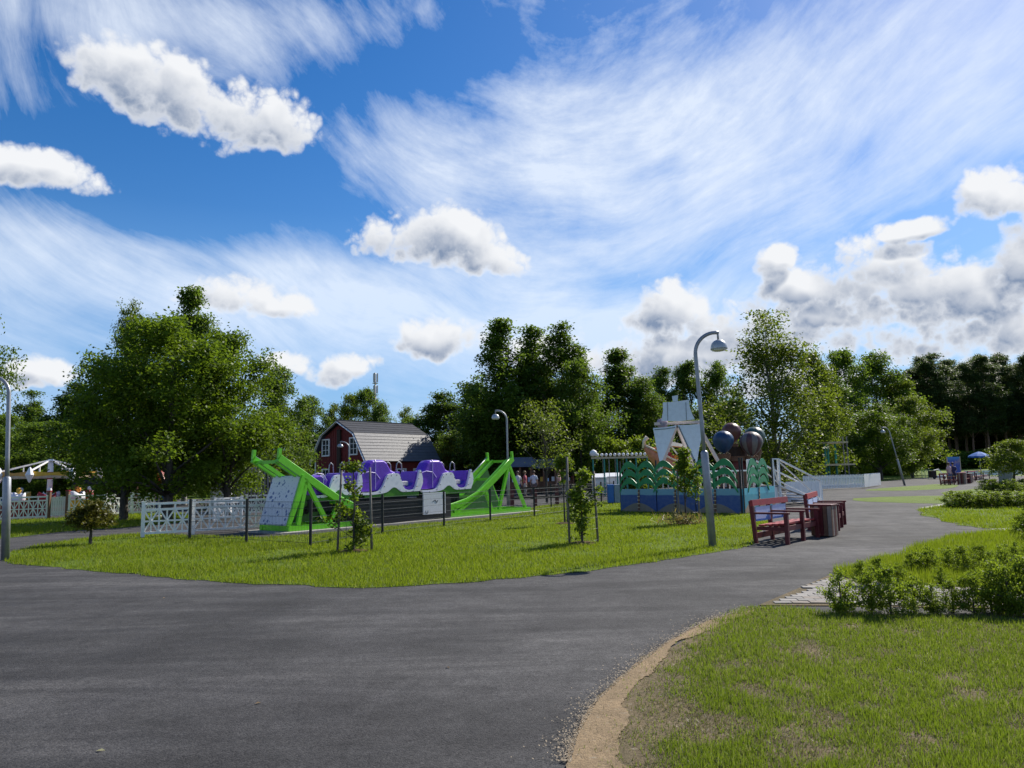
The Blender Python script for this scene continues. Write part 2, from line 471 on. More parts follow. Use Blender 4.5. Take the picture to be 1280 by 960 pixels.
M_ASPH, M_LAWN, M_SOIL = asphalt_mat(), lawn_mat(), soil_mat()
M_BED = soil_mat('bed_soil', (0.16, 0.10, 0.06), (0.10, 0.07, 0.04))
xs = sorted(set([-3000, -1500, -700, -300] + list(range(-160, 161, 10)) + [300, 700, 1500, 3000]))
ys = sorted(set([-1500, -500, -100, -40] + list(range(-20, 241, 10)) + [300, 500, 1000, 3000]))
mb = MB()
mb.strip([[(x, y, gz(x, y) - 0.012) for x in xs] for y in ys])
tag(mb.build('ground', M_LAWN, smooth=True), kind='structure')

def rough_outline(pts, step=0.25, amp=0.05, seed=1, smooth=1):
    r = random.Random(seed); P = [Vector((p[0], p[1])) for p in pts]
    for _ in range(smooth):      # round the corners
        Q = []
        for i in range(len(P)):
            a, b = P[i], P[(i + 1) % len(P)]; Q += [a.lerp(b, .25), a.lerp(b, .75)]
        P = Q
    out = []
    for i in range(len(P)):
        a, b = P[i], P[(i + 1) % len(P)]
        st = max(step, 0.02 * (a + b).length / 2)
        n = max(1, int((b - a).length / st)); nrm = Vector((-(b - a).y, (b - a).x)).normalized() if (b - a).length > 1e-6 else Vector((0, 0))
        for k in range(n):
            out.append(a.lerp(b, k / n) + nrm * r.gauss(0, amp))
    return out

def sheet(name, pts, z, m, amp=0.04, seed=1, smooth=1, step=0.25, kind='structure'):
    P = rough_outline(pts, step, amp, seed, smooth)
    mb = MB(); mb.add([(p.x, p.y, z) for p in P], [tuple(range(len(P)))])
    o = mb.build(name, m)
    if o.data.polygons and o.data.polygons[0].normal.z < 0: o.data.flip_normals()
    if kind: tag(o, kind=kind)
    return o, P

def px(*pts): return [G(*p).xy for p in pts]

asph = [(-70, -12), (60, -12), (75, 30)] + px((1290, 592), (1181, 594.5), (1088, 603), (1040, 605)) + [(16, 72), (0, 66), (-14, 60), (-30, 66), (-70, 60)]
sheet('asphalt', asph, 0.0, M_ASPH, 0.03, 3, 0, 0.6)

LAWNS = {
 'main': (px((8, 704), (60, 708), (130, 715), (200, 722), (300, 729), (400, 734), (470, 735.5), (540, 731), (650, 723), (750, 712), (850, 697), (945, 682),
            (948, 672), (958, 655), (966, 641), (930, 634), (850, 629), (775, 625), (720, 628), (665, 633), (658, 642.5), (560, 652), (460, 661), (362, 670.5), (318, 672), (240, 670), (176, 667), (120, 671), (56, 680), (10, 690))),
 'left': (px((-60, 682), (13, 672), (84, 664), (176, 658), (240, 652), (240, 641), (176, 642), (100, 646), (0, 651), (-80, 656))),
 'near': [G(707, 958).xy, G(718, 925).xy, G(742, 883).xy, G(788, 841).xy, G(834, 807).xy, G(884, 779.5).xy, G(918, 769).xy] + px((948, 759), (1000, 762), (1040, 768), (1280, 773), (1420, 776)) + [(9, 5), (7, 1.5), (0.4, 1.5), (0.2, 3.6)],
 'bed': (px((1037, 719), (1060, 712), (1095, 703), (1130, 690), (1165, 678), (1200, 670), (1240, 664.5), (1290, 661.5), (1420, 662), (1420, 745), (1280, 737), (1130, 731), (1070, 725))),
 'island': (px((1142, 638), (1167, 647.6), (1214, 660), (1245, 661.2), (1330, 660), (1420, 655), (1420, 632), (1290, 630), (1190, 631), (1160, 634))),
 'verge': (px((1064, 626.5), (1140, 629), (1190, 630), (1290, 627), (1400, 626), (1400, 620), (1290, 620), (1179, 619.2), (1074, 622))),
 'planting': (px((1160, 617), (1220, 611), (1290, 604), (1380, 600), (1380, 616), (1290, 617.8), (1230, 617.8))),
 'sliver': (px((1071, 613), (1130, 613.8), (1184, 611), (1202, 607.5), (1184, 604.5), (1130, 608))),
}
LP = {}
for i, (k, pts) in enumerate(LAWNS.items()):
    m = M_SOIL if k == 'near' else M_LAWN
    o, LP[k] = sheet('lawn', pts, 0.006, m, 0.05 if k in ('main', 'near', 'bed') else 0.09, 10 + i)
# worn sandy edge along the near lawn
sr = random.Random(3)
edge = [(700, 1010), (707, 955), (716, 922), (740, 880), (786, 838), (832, 804), (882, 777), (918, 767), (944, 761)]
inner = [(940, 766), (900, 781), (855, 806), (818, 838), (792, 872), (778, 910), (782, 950), (795, 1010)]
inner_j = []
for a_, b_ in zip(inner, inner[1:]):
    for k in range(4): inner_j.append((a_[0] + (b_[0] - a_[0]) * k / 4 + sr.gauss(0, 7) * a_[1] / 900, a_[1] + (b_[1] - a_[1]) * k / 4 + sr.gauss(0, 3)))
inner_j.append(inner[-1])
sheet('sandy_edge', [G(*p).xy for p in edge + inner_j], 0.012, soil_mat('sand', (0.40, 0.29, 0.175), (0.28, 0.21, 0.13)), 0.005, 5, 3, 0.04)
sheet('planting_soil', px((1120, 722), (1180, 706), (1290, 700), (1400, 700), (1400, 735), (1280, 731), (1180, 728)), 0.012, M_BED, 0.06, 6)
sheet('concrete_apron', px((1146, 636), (1181, 629.5), (1190, 630.5), (1160, 635.5)), 0.012, paint('concrete', (0.36, 0.34, 0.31), 0.9, 0.15, scale=2), 0.01, 7, 0)
sheet('concrete_apron', px((1238, 661.5), (1290, 660), (1290, 664.5), (1250, 666)), 0.012, MATS['concrete'], 0.02, 8, 0)

# paved path crossing under the hedge: loose pavers, joints open
M_PAV = [paint('paver_%s' % n, c, 0.9, 0.2, scale=9, dirt=(0.12, 0.11, 0.09)) for n, c in (('grey', (0.235, 0.22, 0.20)), ('pale', (0.29, 0.27, 0.245)), ('warm', (0.25, 0.215, 0.18)))]
o, pav_poly = sheet('paved_path', px((948, 757.5), (1036, 720), (1070, 725.5), (1130, 731.5), (1290, 738), (1500, 744), (1500, 768), (1290, 762), (1040, 758)), 0.010, M_SOIL, 0.0, 9, 0)
path_o = o
def inside(x, y, P):
    c = False; n = len(P); j = n - 1
    for i in range(n):
        xi, yi, xj, yj = P[i][0], P[i][1], P[j][0], P[j][1]
        if (yi > y) != (yj > y) and x < (xj - xi) * (y - yi) / (yj - yi) + xi: c = not c
        j = i
    return c
def inside_np(X, Y, P):
    c = np.zeros(len(X), bool); n = len(P); j = n - 1
    for i in range(n):
        xi, yi, xj, yj = P[i][0], P[i][1], P[j][0], P[j][1]
        if yi != yj: c ^= ((yi > Y) != (yj > Y)) & (X < (xj - xi) * (Y - yi) / (yj - yi) + xi)
        j = i
    return c
pv = []
for k, m in enumerate(M_PAV):
    b_ = MB(); b_.box(-.097, -.067, 0, .097, .067, .05); me = b_.mesh('brick', m)
    pv.append(me)
rr = random.Random(4); dirp = Vector((0.87, -0.10)).normalized(); nrm = Vector((0.10, 0.87)).normalized()
o0 = G(948, 757).xy; cnt = 0; rest = MB()
cells = []
for i in range(-14, 60):
    for j in range(-14, 30):
        p = o0 + dirp * (i * 0.205 + (0.1025 if j % 2 else 0)) + nrm * (j * 0.142)
        if all(inside(p.x + ax * .09, p.y + ay * .06, pav_poly) for ax in (-1, 1) for ay in (-1, 1)): cells.append((p.length, p))
cells.sort(key=lambda q: q[1].x)
for n_, (_, p) in enumerate(cells):
    z = -.028 + rr.uniform(-.004, .004)
    if n_ < 290:
        q = shared('brick', pv[rr.choice((0, 0, 1, 1, 2))], path_o, (p.x, p.y, z), (rr.gauss(0, .01), rr.gauss(0, .01), math.atan2(dirp.y, dirp.x) + rr.gauss(0, .012)))
    else:
        c_, s_ = dirp.x, dirp.y
        vs = [(p.x + a * c_ - b2 * s_, p.y + a * s_ + b2 * c_, zz) for zz in (z, z + .05) for a, b2 in ((-.097, -.067), (.097, -.067), (.097, .067), (-.097, .067))]
        rest.add(vs, [(4, 5, 6, 7), (0, 1, 5, 4), (1, 2, 6, 5), (2, 3, 7, 6), (3, 0, 4, 7)])
if rest.f:
    tag(rest.build('bricks', M_PAV[0], path_o), kind='stuff')

# ------------------------------------------------------------------ grass blades
def vnoise(x, y, seed):          # smooth value noise on arrays
    def h(i, j): 
        q = np.sin(i * 127.1 + j * 311.7 + seed * 74.7) * 43758.5453; return q - np.floor(q)
    i, j = np.floor(x), np.floor(y); fx, fy = x - i, y - j
    fx = fx * fx * (3 - 2 * fx); fy = fy * fy * (3 - 2 * fy)
    return (h(i, j) * (1 - fx) + h(i + 1, j) * fx) * (1 - fy) + (h(i, j + 1) * (1 - fx) + h(i + 1, j + 1) * fx) * fy
def fbm(x, y, seed): return (vnoise(x, y, seed) * .5 + vnoise(x * 2.1, y * 2.1, seed + 1) * .3 + vnoise(x * 4.3, y * 4.3, seed + 2) * .2)

rng = np.random.default_rng(7)
def blades(name, poly, n, z, hgt, wid, m, keep=None, zone=None, lean=0.5):
    P = np.array([(p[0], p[1]) for p in poly])
    x0, y0 = P.min(0); x1, y1 = P.max(0)
    if zone: x0, y0, x1, y1 = max(x0, zone[0]), max(y0, zone[1]), min(x1, zone[2]), min(y1, zone[3])
    X = rng.uniform(x0, x1, n); 
    Y = 1.0 / rng.uniform(1 / y1, 1 / y0, n)          # as many per picture row near and far
    vis = np.abs(X) < Y * 0.74 + 1.2                  # only where a camera near here could look
    X, Y = X[vis], Y[vis]
    k = inside_np(X, Y, P); X, Y = X[k], Y[k]
    sc = np.ones(len(X))
    if keep is not None:
        pr, sc = keep(X, Y); k = rng.random(len(X)) < pr; X, Y, sc = X[k], Y[k], sc[k]
    n = len(X); X = X + rng.normal(0, .045, n); Y = Y + rng.normal(0, .045, n); a = rng.uniform(0, 2 * np.pi, n); L = hgt * sc * rng.uniform(.4, 1.3, n) ; wd = wid * (0.5 + 0.12 * Y) * rng.uniform(.7, 1.3, n)
    ln = np.abs(rng.normal(0, lean, n)); b = rng.uniform(0, 2 * np.pi, n)
    base = np.stack([X, Y, np.full(n, z)], 1)
    side = np.stack([np.cos(a), np.sin(a), np.zeros(n)], 1) * (wd / 2)[:, None]
    tip = base + np.stack([np.cos(b) * np.sin(ln), np.sin(b) * np.sin(ln), np.cos(ln)], 1) * L[:, None]
    V = np.stack([base - side, base + side, tip], 1).reshape(-1, 3)
    o = bpy.data.objects.new(name, np_mesh(name, V, np.arange(n * 3).reshape(-1, 3), 3, m)); COL.objects.link(o)
    return tag(o, kind='stuff'), n

M_BLADE = leaf_mat('grass_blade', (0.085, 0.130, 0.008), (0.215, 0.285, 0.020), 0.5, tip=(0.30, 0.27, 0.10))
M_BLADE2 = leaf_mat('near_grass_blade', (0.065, 0.112, 0.012), (0.195, 0.270, 0.028), 0.48, tip=(0.34, 0.29, 0.15))
sand_in = [G(*p).xy for p in inner]
def sandx(Y, f): return np.interp(Y, [1.5, 4.4, 5.2, 6.0, 7.0, 8.0, 9.0], [0.8, 0.64, 0.88, 1.06, 1.48, 1.9, 2.5]) + (f - .5) * .8
def turn(X, Y, a, s): return (X * math.cos(a) - Y * math.sin(a)) * s, (X * math.sin(a) + Y * math.cos(a)) * s
def near_cover(X, Y):
    wx, wy = fbm(X * 2.3, Y * 2.3, 31) - .5, fbm(X * 2.3 + 7, Y * 2.3, 37) - .5
    f = fbm(*turn(X + wx * .8, Y + wy * .8, .6, 1.7), 3); g2 = fbm(*turn(X + wx, Y + wy, 1.1, .55), 8); h = fbm(*turn(X, Y, .3, 7.5), 12)
    lush = np.clip((Y - 5.8) / 2.2, 0, 1) * 0.27
    k = fbm(*turn(X, Y, 1.9, 4.2), 44)
    d = np.clip((f - 0.485 + lush + (g2 - .5) * .8 + (h - .5) * 1.1 + (k - .5) * 1.1) * 6.0, 0, 1)
    return d * np.clip((X - sandx(Y, h)) * 4, 0, 1), h
def near_keep(X, Y):
    d, h = near_cover(X, Y)
    return 0.14 * np.clip((X - sandx(Y, h) + .25) * 3, 0, 1) + 0.86 * d, 0.55 + 0.55 * d
blades('grass', LP['near'], 620000, 0.006, 0.046, 0.0052, M_BLADE2, near_keep, (-1, 3.2, 9, 12), 1.0)
M_THATCH = leaf_mat('dry_grass_blade', (0.11, 0.095, 0.05), (0.27, 0.24, 0.14), 0.2)
def thatch_keep(X, Y):
    d, h = near_cover(X, Y)
    return 0.03 + 0.97 * np.clip((X - sandx(Y, h) + .1) * 3, 0, 1) * np.clip(1.3 - d, .2, 1) * (fbm(X * 3, Y * 3, 21) > .36), np.full(len(X), .7)
blades('dry_grass', LP['near'], 190000, 0.006, 0.05, 0.0045, M_THATCH, thatch_keep, (-1, 3.2, 9, 12), 1.25)
def main_keep(X, Y):
    f = fbm(X * .8, Y * .8, 5); return np.clip(0.55 + (f - .4) * 2.2, .15, 1), 0.75 + .6 * f
blades('grass', LP['main'], 420000, 0.006, 0.065, 0.006, M_BLADE, main_keep, None, 0.6)
blades('grass', LP['bed'], 150000, 0.006, 0.11, 0.006, M_BLADE, main_keep, (3, 10, 30, 24), 0.5)
blades('grass', LP['left'], 60000, 0.006, 0.09, 0.006, M_BLADE, main_keep, None, 0.6)
blades('grass', LP['island'], 50000, 0.006, 0.09, 0.006, M_BLADE, main_keep, None, 0.6)
# ------------------------------------------------------------------ trees
def leaves_np(C_, n, spread, leaf, rs, upbias=0.6, droop=0.0, aspect=0.6):
    """n leaves around every clump centre: rhombic faces"""
    k = len(C_); ctr = np.repeat(C_, n, 0)
    d = rs.normal(0, 1, (k * n, 3)) * np.asarray(spread)
    if droop: d[:, 2] = -np.abs(rs.exponential(droop, k * n)) + d[:, 2] * .4
    p = ctr + d
    nrm = rs.normal(0, 1, (k * n, 3)); nrm[:, 2] = np.abs(nrm[:, 2]) + upbias
    nrm /= np.linalg.norm(nrm, axis=1)[:, None]
    t = rs.normal(0, 1, (k * n, 3))
    if droop: t[:, 2] -= 1.5
    t -= nrm * (t * nrm).sum(1)[:, None]; t /= np.linalg.norm(t, axis=1)[:, None] + 1e-9
    b = np.cross(nrm, t); L = leaf * rs.uniform(.65, 1.35, k * n)[:, None]
    V = np.stack([p - t * L * .5, p + b * L * aspect * .5 - t * L * .05, p + t * L * .5, p - b * L * aspect * .5 - t * L * .05], 1)
    return V.reshape(-1, 3)

PROFILES = {
    'round': lambda h: math.sqrt(max(0.0, 1 - (2 * h - 1) ** 2)) * (1.0 if h > .5 else .92 + .16 * h),
    'dome': lambda h: (1 - max(0, (h - .35) / .65) ** 2.2) ** .6 * (0.58 + .42 * min(1, h / .30)),
    'birch': lambda h: (min(1, .62 + h * 1.2)) * (1 - max(0, h - .3) / .7) ** .75 + .04,
    'column': lambda h: min(1, .55 + h * 1.6) * (1 - max(0, h - .45) / .55) ** .55 + .05,
    'fan': lambda h: (.55 + .45 * min(1, h / .3)) * (1 - .42 * max(0, min(1, (h - .35) / .3))) * (1 if h < .82 else (max(0, 1 - ((h - .82) / .19) ** 2)) ** .5),
    'pine': lambda h: (1 - h) ** .55 * min(1, .5 + h * 2.2) + .05,
    'spruce': lambda h: (1 - h) ** .9 + .03,
}
def crown_mesh(name, Hh, Wd, cb, prof, m, boughs, sub, per, leaf, seed, clump=0.11, droop=0.0, outer=.45, irr=.28, upbias=.6, aspect=.6, zs=.13):
    """crown between cb*H and H, widest Wd; returns mesh and the bough tips"""
    rs = np.random.default_rng(seed); f = PROFILES[prof]
    hs = np.linspace(0, 1, 60); wts = np.array([f(h) + .08 for h in hs]); wts /= wts.sum()
    tips = []; C_ = []
    z0 = cb * Hh; ch = Hh - z0
    for i in range(boughs):
        h = min(1, max(0, rs.choice(hs, p=wts) + rs.uniform(-.01, .01))) if i else 0.97
        a = i * 2.39996 + rs.uniform(-.5, .5)
        R = Wd / 2 * f(h) * (1 + rs.uniform(-irr, irr))
        r = R * rs.uniform(0, 1) ** outer
        tip = np.array([r * math.cos(a), r * math.sin(a), z0 + ch * h])
        tips.append(tip)
        sp = np.array([.20, .20, zs]) * Wd * rs.uniform(.55, 1.0) * (0.45 + .55 * f(h))
        c = tip + rs.normal(0, 1, (sub, 3)) * sp * .62
        C_.append(c)
    C_ = np.concatenate(C_)
    C_[:, 2] = np.minimum(C_[:, 2], Hh * 1.0)
    V = leaves_np(C_, per, (clump * Wd * .62, clump * Wd * .62, clump * Wd * .42), leaf, rs, upbias, droop, aspect)
    return np_mesh(name, V, np.arange(len(V)).reshape(-1, 4), 4, m), tips

def trunk_mesh(name, Hh, r, tips, m, seed, top=.88, limbs=12, wav=.03, cb=.2):
    rr = random.Random(seed); mb = MB(); pts = []; n = 9
    for i in range(n):
        t = i / (n - 1); pts.append((rr.uniform(-wav, wav) * Hh * t * .5, rr.uniform(-wav, wav) * Hh * t * .5, t * Hh * top))
    mb.tube([(0, 0, -.15)] + pts, [r * 1.5] + [r * (1.15 - 1.05 * (i / (n - 1)) ** .8) + .01 for i in range(n)], 8)
    for tip in tips[:limbs]:
        z = max(cb * Hh * .8, tip[2] - .28 * Hh * rr.uniform(.5, 1)); t = min(.95, z / (Hh * top)); q = t * (n - 1); i = min(n - 2, int(q)); fr = q - i
        s = Vector(pts[i]).lerp(Vector(pts[i + 1]), fr); e = Vector(tip); mid = s.lerp(e, .5) + Vector((0, 0, .05 * Hh * rr.uniform(-.2, .6)))
        r0 = r * (1.1 - t) * .5
        mb.tube([s, mid, e], [r0, r0 * .6, .012], 5)
    return mb.mesh(name, m, True)

LM = dict(
    maple=leaf_mat('maple_leaf', (0.045, 0.085, 0.010), (0.150, 0.225, 0.020), .48),
    birch=leaf_mat('birch_leaf', (0.048, 0.088, 0.014), (0.140, 0.215, 0.030), .5),
    light=leaf_mat('light_leaf', (0.065, 0.100, 0.012), (0.170, 0.225, 0.030), .5),
    dark=leaf_mat('dark_leaf', (0.040, 0.076, 0.014), (0.110, 0.175, 0.026), .47),
    needle=leaf_mat('pine_needle', (0.036, 0.062, 0.024), (0.085, 0.125, 0.038), .40),
    shrub=leaf_mat('shrub_leaf', (0.065, 0.105, 0.012), (0.190, 0.260, 0.030), .5),
    hedge=leaf_mat('hedge_leaf', (0.075, 0.125, 0.014), (0.210, 0.280, 0.032), .55),
    bronze=leaf_mat('bronze_leaf', (0.065, 0.062, 0.012), (0.150, 0.150, 0.030), .35),
)
BK = dict(grey=bark_mat('grey_bark', (0.035, 0.030, 0.026), (0.10, 0.085, 0.07)),
          birch=bark_mat('birch_bark', (0.06, 0.055, 0.05), (0.42, 0.40, 0.37), 1.4),
          pine=bark_mat('pine_bark', (0.07, 0.045, 0.032), (0.20, 0.12, 0.08)))

KINDS = {}   # kind -> list of (crown mesh, trunk mesh, H0, W0)
def kind(k, Hh, Wd, cb, prof, leafm, bark, r, boughs, sub, per, leaf, variants=2, limbs=12, **kw):
    L = []
    for v in range(variants):
        sd = sum(map(ord, k)) * 7 + v * 131
        cm, tips = crown_mesh('crown', Hh, Wd, cb, prof, LM[leafm], boughs, sub, per, leaf, sd, **kw)
        L.append((cm, trunk_mesh('trunk', Hh, r, tips, BK[bark], sd, limbs=limbs, cb=cb), Hh, Wd))
    KINDS[k] = L
#      name     H    W    cb   profile  leaf   bark   r   boughs sub per leaf
kind('maple', 8.0, 5.2, .15, 'dome', 'maple', 'grey', .17, 56, 15, 36, .15, 3, 20, clump=.07, outer=.35)
kind('birch', 17., 6.5, .10, 'birch', 'birch', 'birch', .2, 70, 15, 40, .25, 2, 22, clump=.07, droop=.5, outer=.5)
kind('tall', 17., 6.2, .04, 'birch', 'birch', 'birch', .2, 95, 14, 34, .24, 3, 22, clump=.06, droop=.7, outer=.6, irr=.42)
kind('edge', 14., 6.5, .48, 'birch', 'birch', 'birch', .2, 40, 13, 26, .22, 1, 22, clump=.07, droop=.6, outer=.5)
kind('weeping', 14., 7.0, .08, 'birch', 'light', 'birch', .2, 75, 14, 34, .22, 2, 30, clump=.065, droop=.6, outer=.5, irr=.35)
kind('fan', 14., 7.0, .05, 'fan', 'light', 'birch', .2, 85, 12, 22, .21, 1, 40, clump=.06, droop=.55, outer=.5, irr=.38)
kind('aspen', 13., 6.0, .06, 'column', 'dark', 'grey', .2, 60, 13, 36, .25, 3, 10, clump=.08)
kind('leafy', 11., 6.5, .06, 'column', 'birch', 'grey', .18, 58, 13, 36, .23, 3, 10, clump=.075)
kind('bright', 9., 5.5, .08, 'column', 'light', 'grey', .16, 50, 13, 36, .20, 2, 10, clump=.075)
kind('pine', 22., 6.4, .34, 'pine', 'needle', 'pine', .17, 50, 12, 34, .34, 4, 16, clump=.075, aspect=.35, outer=.5)
kind('spruce', 15., 5.5, .05, 'spruce', 'needle', 'pine', .2, 70, 10, 26, .32, 1, 4, clump=.07, droop=.2, aspect=.4)
kind('airy', 5.2, 3.2, .30, 'round', 'light', 'grey', .06, 40, 9, 8, .12, 1, 40, clump=.09, outer=.5, irr=.35)
kind('globe', 2.8, 2.6, .32, 'round', 'light', 'grey', .08, 40, 12, 26, .10, 1, 12, clump=.07, outer=.3, irr=.12)
kind('shrub', 2.2, 3.4, .0, 'dome', 'dark', 'grey', .05, 30, 10, 26, .17, 2, 4, clump=.085, irr=.3)
kind('bush', 2.2, 3.4, .0, 'dome', 'shrub', 'grey', .05, 30, 10, 26, .15, 2, 4, clump=.085, irr=.3)

_n = {}
def tree(k, pxc, Y, ptop, wpx, label, name, cat='tree', group=None, rz=None, v=None, lean=0.0):
    b = at(pxc, 560, Y); x = b.x; zg = gz(x, Y)
    h = at(pxc, ptop, Y).z - zg; wd = wpx / FPX * Y
    i = _n.get(k, 0); _n[k] = i + 1
    cm, tm, H0, W0 = KINDS[k][(i if v is None else v) % len(KINDS[k])]
    t = thing(name, label, cat, (x, Y, zg - .02), (i * 2.1 + .4) if rz is None else rz, group)
    t.scale = (wd / W0, wd / W0, h / H0)
    if lean: t.rotation_euler = (0, lean, 0)
    shared('trunk', tm, t); shared('crown', cm, t)
    return t

# maples by the lattice fence
tree('maple', 158, 31.5, 424, 138, 'leftmost and lowest tree of the leafy clump behind the white lattice fence', 'maple_tree', group='leafy trees behind the lattice fence')
tree('maple', 212, 30.0, 398, 168, 'tallest tree of the leafy clump behind the white lattice fence', 'maple_tree', group='leafy trees behind the lattice fence')
tree('maple', 285, 32.0, 420, 128, 'rightmost tree of the leafy clump, reaching over the green ride', 'maple_tree', group='leafy trees behind the lattice fence')
tree('leafy', 345, 45.0, 462, 80, 'slim loose tree beside the red barn, right of the leafy clump', 'leafy_tree')
tree('weeping', 156, 48.0, 372, 66, 'birch with a thin tip showing above the left of the leafy clump', 'birch_tree', group='birches behind the leafy clump')
tree('birch', 232, 50.0, 358, 92, 'birch whose drooping top shows above the leafy clump', 'birch_tree', group='birches behind the leafy clump')
tree('edge', -48, 24.0, 345, 88, 'hanging birch branches at the left edge above the lamp', 'birch_tree')
# left background
for i, (x, y, t, wd, k, lab) in enumerate([
    (36, 75, 486, 66, 'birch', 'open birch in the row behind the carousel'), (88, 68, 478, 74, 'aspen', 'dark pointed tree behind the right half of the carousel'),
    (62, 58, 528, 90, 'leafy', 'low green tree right behind the carousel roof'), (5, 60, 520, 80, 'leafy', 'low green tree behind the left lamp post'),
    (-40, 70, 470, 90, 'aspen', 'dark tree at the left edge behind the lamp'), (125, 62, 520, 90, 'aspen', 'dark tree between the carousel and the leafy clump')]):
    tree(k, x, y, t, wd, lab, 'background_tree', group='trees behind the carousel')
# behind the barn
for x, y, t, wd, k, lab in [
    (385, 88, 498, 60, 'leafy', 'small green tree left behind the barn ridge'), (416, 92, 506, 40, 'bright', 'yellowish tree behind the middle of the barn gable'),
    (438, 96, 496, 46, 'bright', 'light green tree just left of the antenna mast'), (458, 94, 488, 44, 'leafy', 'pointed tree touching the antenna mast'),
    (476, 92, 506, 40, 'leafy', 'rounded tree just right of the antenna mast'), (508, 96, 510, 40, 'bright', 'thin pale tree in the gap right of the mast'),
    (366, 70, 540, 60, 'bright', 'bright low tree beside the left barn wall'), (548, 80, 491, 78, 'aspen', 'dark round topped tree at the far end of the barn'),
    (590, 82, 512, 70, 'aspen', 'low dark tree left of the tall birch group'), (528, 76, 552, 60, 'bright', 'low light green tree beside the end of the barn roof'),
    (566, 74, 540, 60, 'leafy', 'low green tree behind the purple cars')]:
    tree(k, x, y, t, wd, lab, 'background_tree', group='trees behind the red barn')
# tall birch group in the middle
for x, y, t, wd, lab in [(626, 66, 398, 106, 'left tree of the tall birch group in the middle'), (666, 68, 402, 102, 'middle tree of the tall birch group'),
                         (706, 66, 399, 110, 'right tree of the tall birch group in the middle')]:
    tree('tall', x, y, t, wd, lab, 'birch_tree', group='tall birches in the middle')
tree('leafy', 726, 62, 452, 70, 'pale hanging birch on the right flank of the tall group', 'birch_tree')
tree('aspen', 600, 72, 480, 60, 'dark tree filling the left foot of the tall birch group', 'background_tree')
tree('aspen', 650, 74, 500, 100, 'dark tree filling the middle foot of the tall birch group', 'background_tree')
tree('birch', 776, 72, 436, 92, 'broad birch right of the tall group, behind the swing frame', 'birch_tree')
tree('leafy', 806, 70, 474, 66, 'lower birch leaning right, behind the grey sails', 'birch_tree')
# right background
for x, y, t, wd, k, lab in [
    (832, 90, 462, 52, 'aspen', 'small dark tree behind the sail top'), (866, 92, 452, 60, 'aspen', 'dark tree behind the neck of the middle lamp'),
    (900, 90, 456, 60, 'leafy', 'dark tree behind the lamp shade and balloons'), (1022, 78, 444, 66, 'bright', 'green tree right behind the big weeping birch'),
    (1062, 108, 440, 70, 'leafy', 'pointed tree left of the round topped lawn tree'), (1102, 112, 444, 80, 'leafy', 'tall green tree behind the round lawn tree'),
    (1134, 110, 472, 70, 'bright', 'sloping green tree at the edge of the pines'), (1040, 86, 470, 60, 'aspen', 'dark tree behind the wooden climbing tower'),
    (850, 78, 505, 70, 'aspen', 'low dark tree behind the balloon ride'), (920, 82, 500, 80, 'aspen', 'low dark tree behind the weeping birch trunk')]:
    tree(k, x, y, t, wd, lab, 'background_tree', group='trees behind the swing boat')
tree('fan', 968, 58, 386, 132, 'big airy weeping birch behind the balloon ride and the white stairs', 'birch_tree')
tree('maple', 1098, 88, 505, 78, 'round lawn tree beside the leaning far lamp', 'lawn_tree')
tree('bright', 1138, 96, 498, 54, 'light green tree just right of the round lawn tree', 'lawn_tree')
# pine wood on the right
ORD = ['first', 'second', 'third', 'fourth', 'fifth', 'sixth', 'seventh', 'eighth', 'ninth', 'tenth', 'eleventh', 'twelfth', 'thirteenth', 'fourteenth', 'fifteenth', 'sixteenth', 'seventeenth', 'eighteenth']
pr = random.Random(11)
for row, (Y, n, t0, rn) in enumerate(((150, 12, 452, 'front'), (164, 11, 458, 'middle'), (178, 10, 456, 'back'))):
    for i in range(n):
        x = 1146 + i * (226 / n) + pr.uniform(-6, 6)
        tree('pine', x, Y + pr.uniform(-4, 4), t0 + pr.uniform(-12, 12) - (6 if x > 1230 else 0), pr.uniform(46, 62), 'dark pine, %s from the left in the %s row of the wood' % (ORD[i], rn), 'pine_tree', group='pines of the dark wood', rz=pr.uniform(0, 6))
for i in range(16):
    x = 1118 + i * 16
    tree('aspen' if i % 3 else 'spruce', x, 188 + pr.uniform(-4, 6), 492 + pr.uniform(-10, 12), 58, 'dark young tree %s from the left in the shade behind the pine trunks' % ORD[i], 'young_tree', group='undergrowth trees of the pine wood')
# undergrowth along the back
for i in range(26):
    x = -60 + i * 41 + pr.uniform(-10, 10)
    Y = 76 + pr.uniform(-5, 8)
    if 395 < x < 560: Y = 84
    half = i // 13
    tree('shrub' if i % 3 else 'bush', x, Y, 560 + pr.uniform(-10, 8), pr.uniform(60, 90), 'low bush under the background trees, %s %s' % (ORD[i % 13], 'from the left edge' if half == 0 else 'right of the barn'), 'shrub', 'shrub', 'bushes under the background trees')
for i in range(10):
    x = 1020 + i * 31 + pr.uniform(-8, 8)
    tree('shrub', x, 140 if x > 1120 else 116, 566 + pr.uniform(-4, 6), pr.uniform(46, 60), 'low bush along the foot of the dark wood, %s from the climbing tower' % ORD[i], 'shrub', 'shrub', 'bushes at the foot of the wood')
for x, y, t, wd, lab in [(800, 62, 551, 70, 'bright yellowish clipped hedge bush behind the swing frame'), (765, 63, 552, 60, 'bright bush at the left end of the hedge behind the swings')]:
    tree('bush', x, y, t, wd, lab, 'shrub', 'shrub')
# the airy young tree in front of the birch group and the small round tree on the right
tree('airy', 682, 40, 500, 76, 'thin young tree with sparse pale leaves in front of the tall birches', 'young_tree')
tree('globe', 1264, 45, 552, 52, 'small round crowned tree in the far planting on the right', 'small_tree')
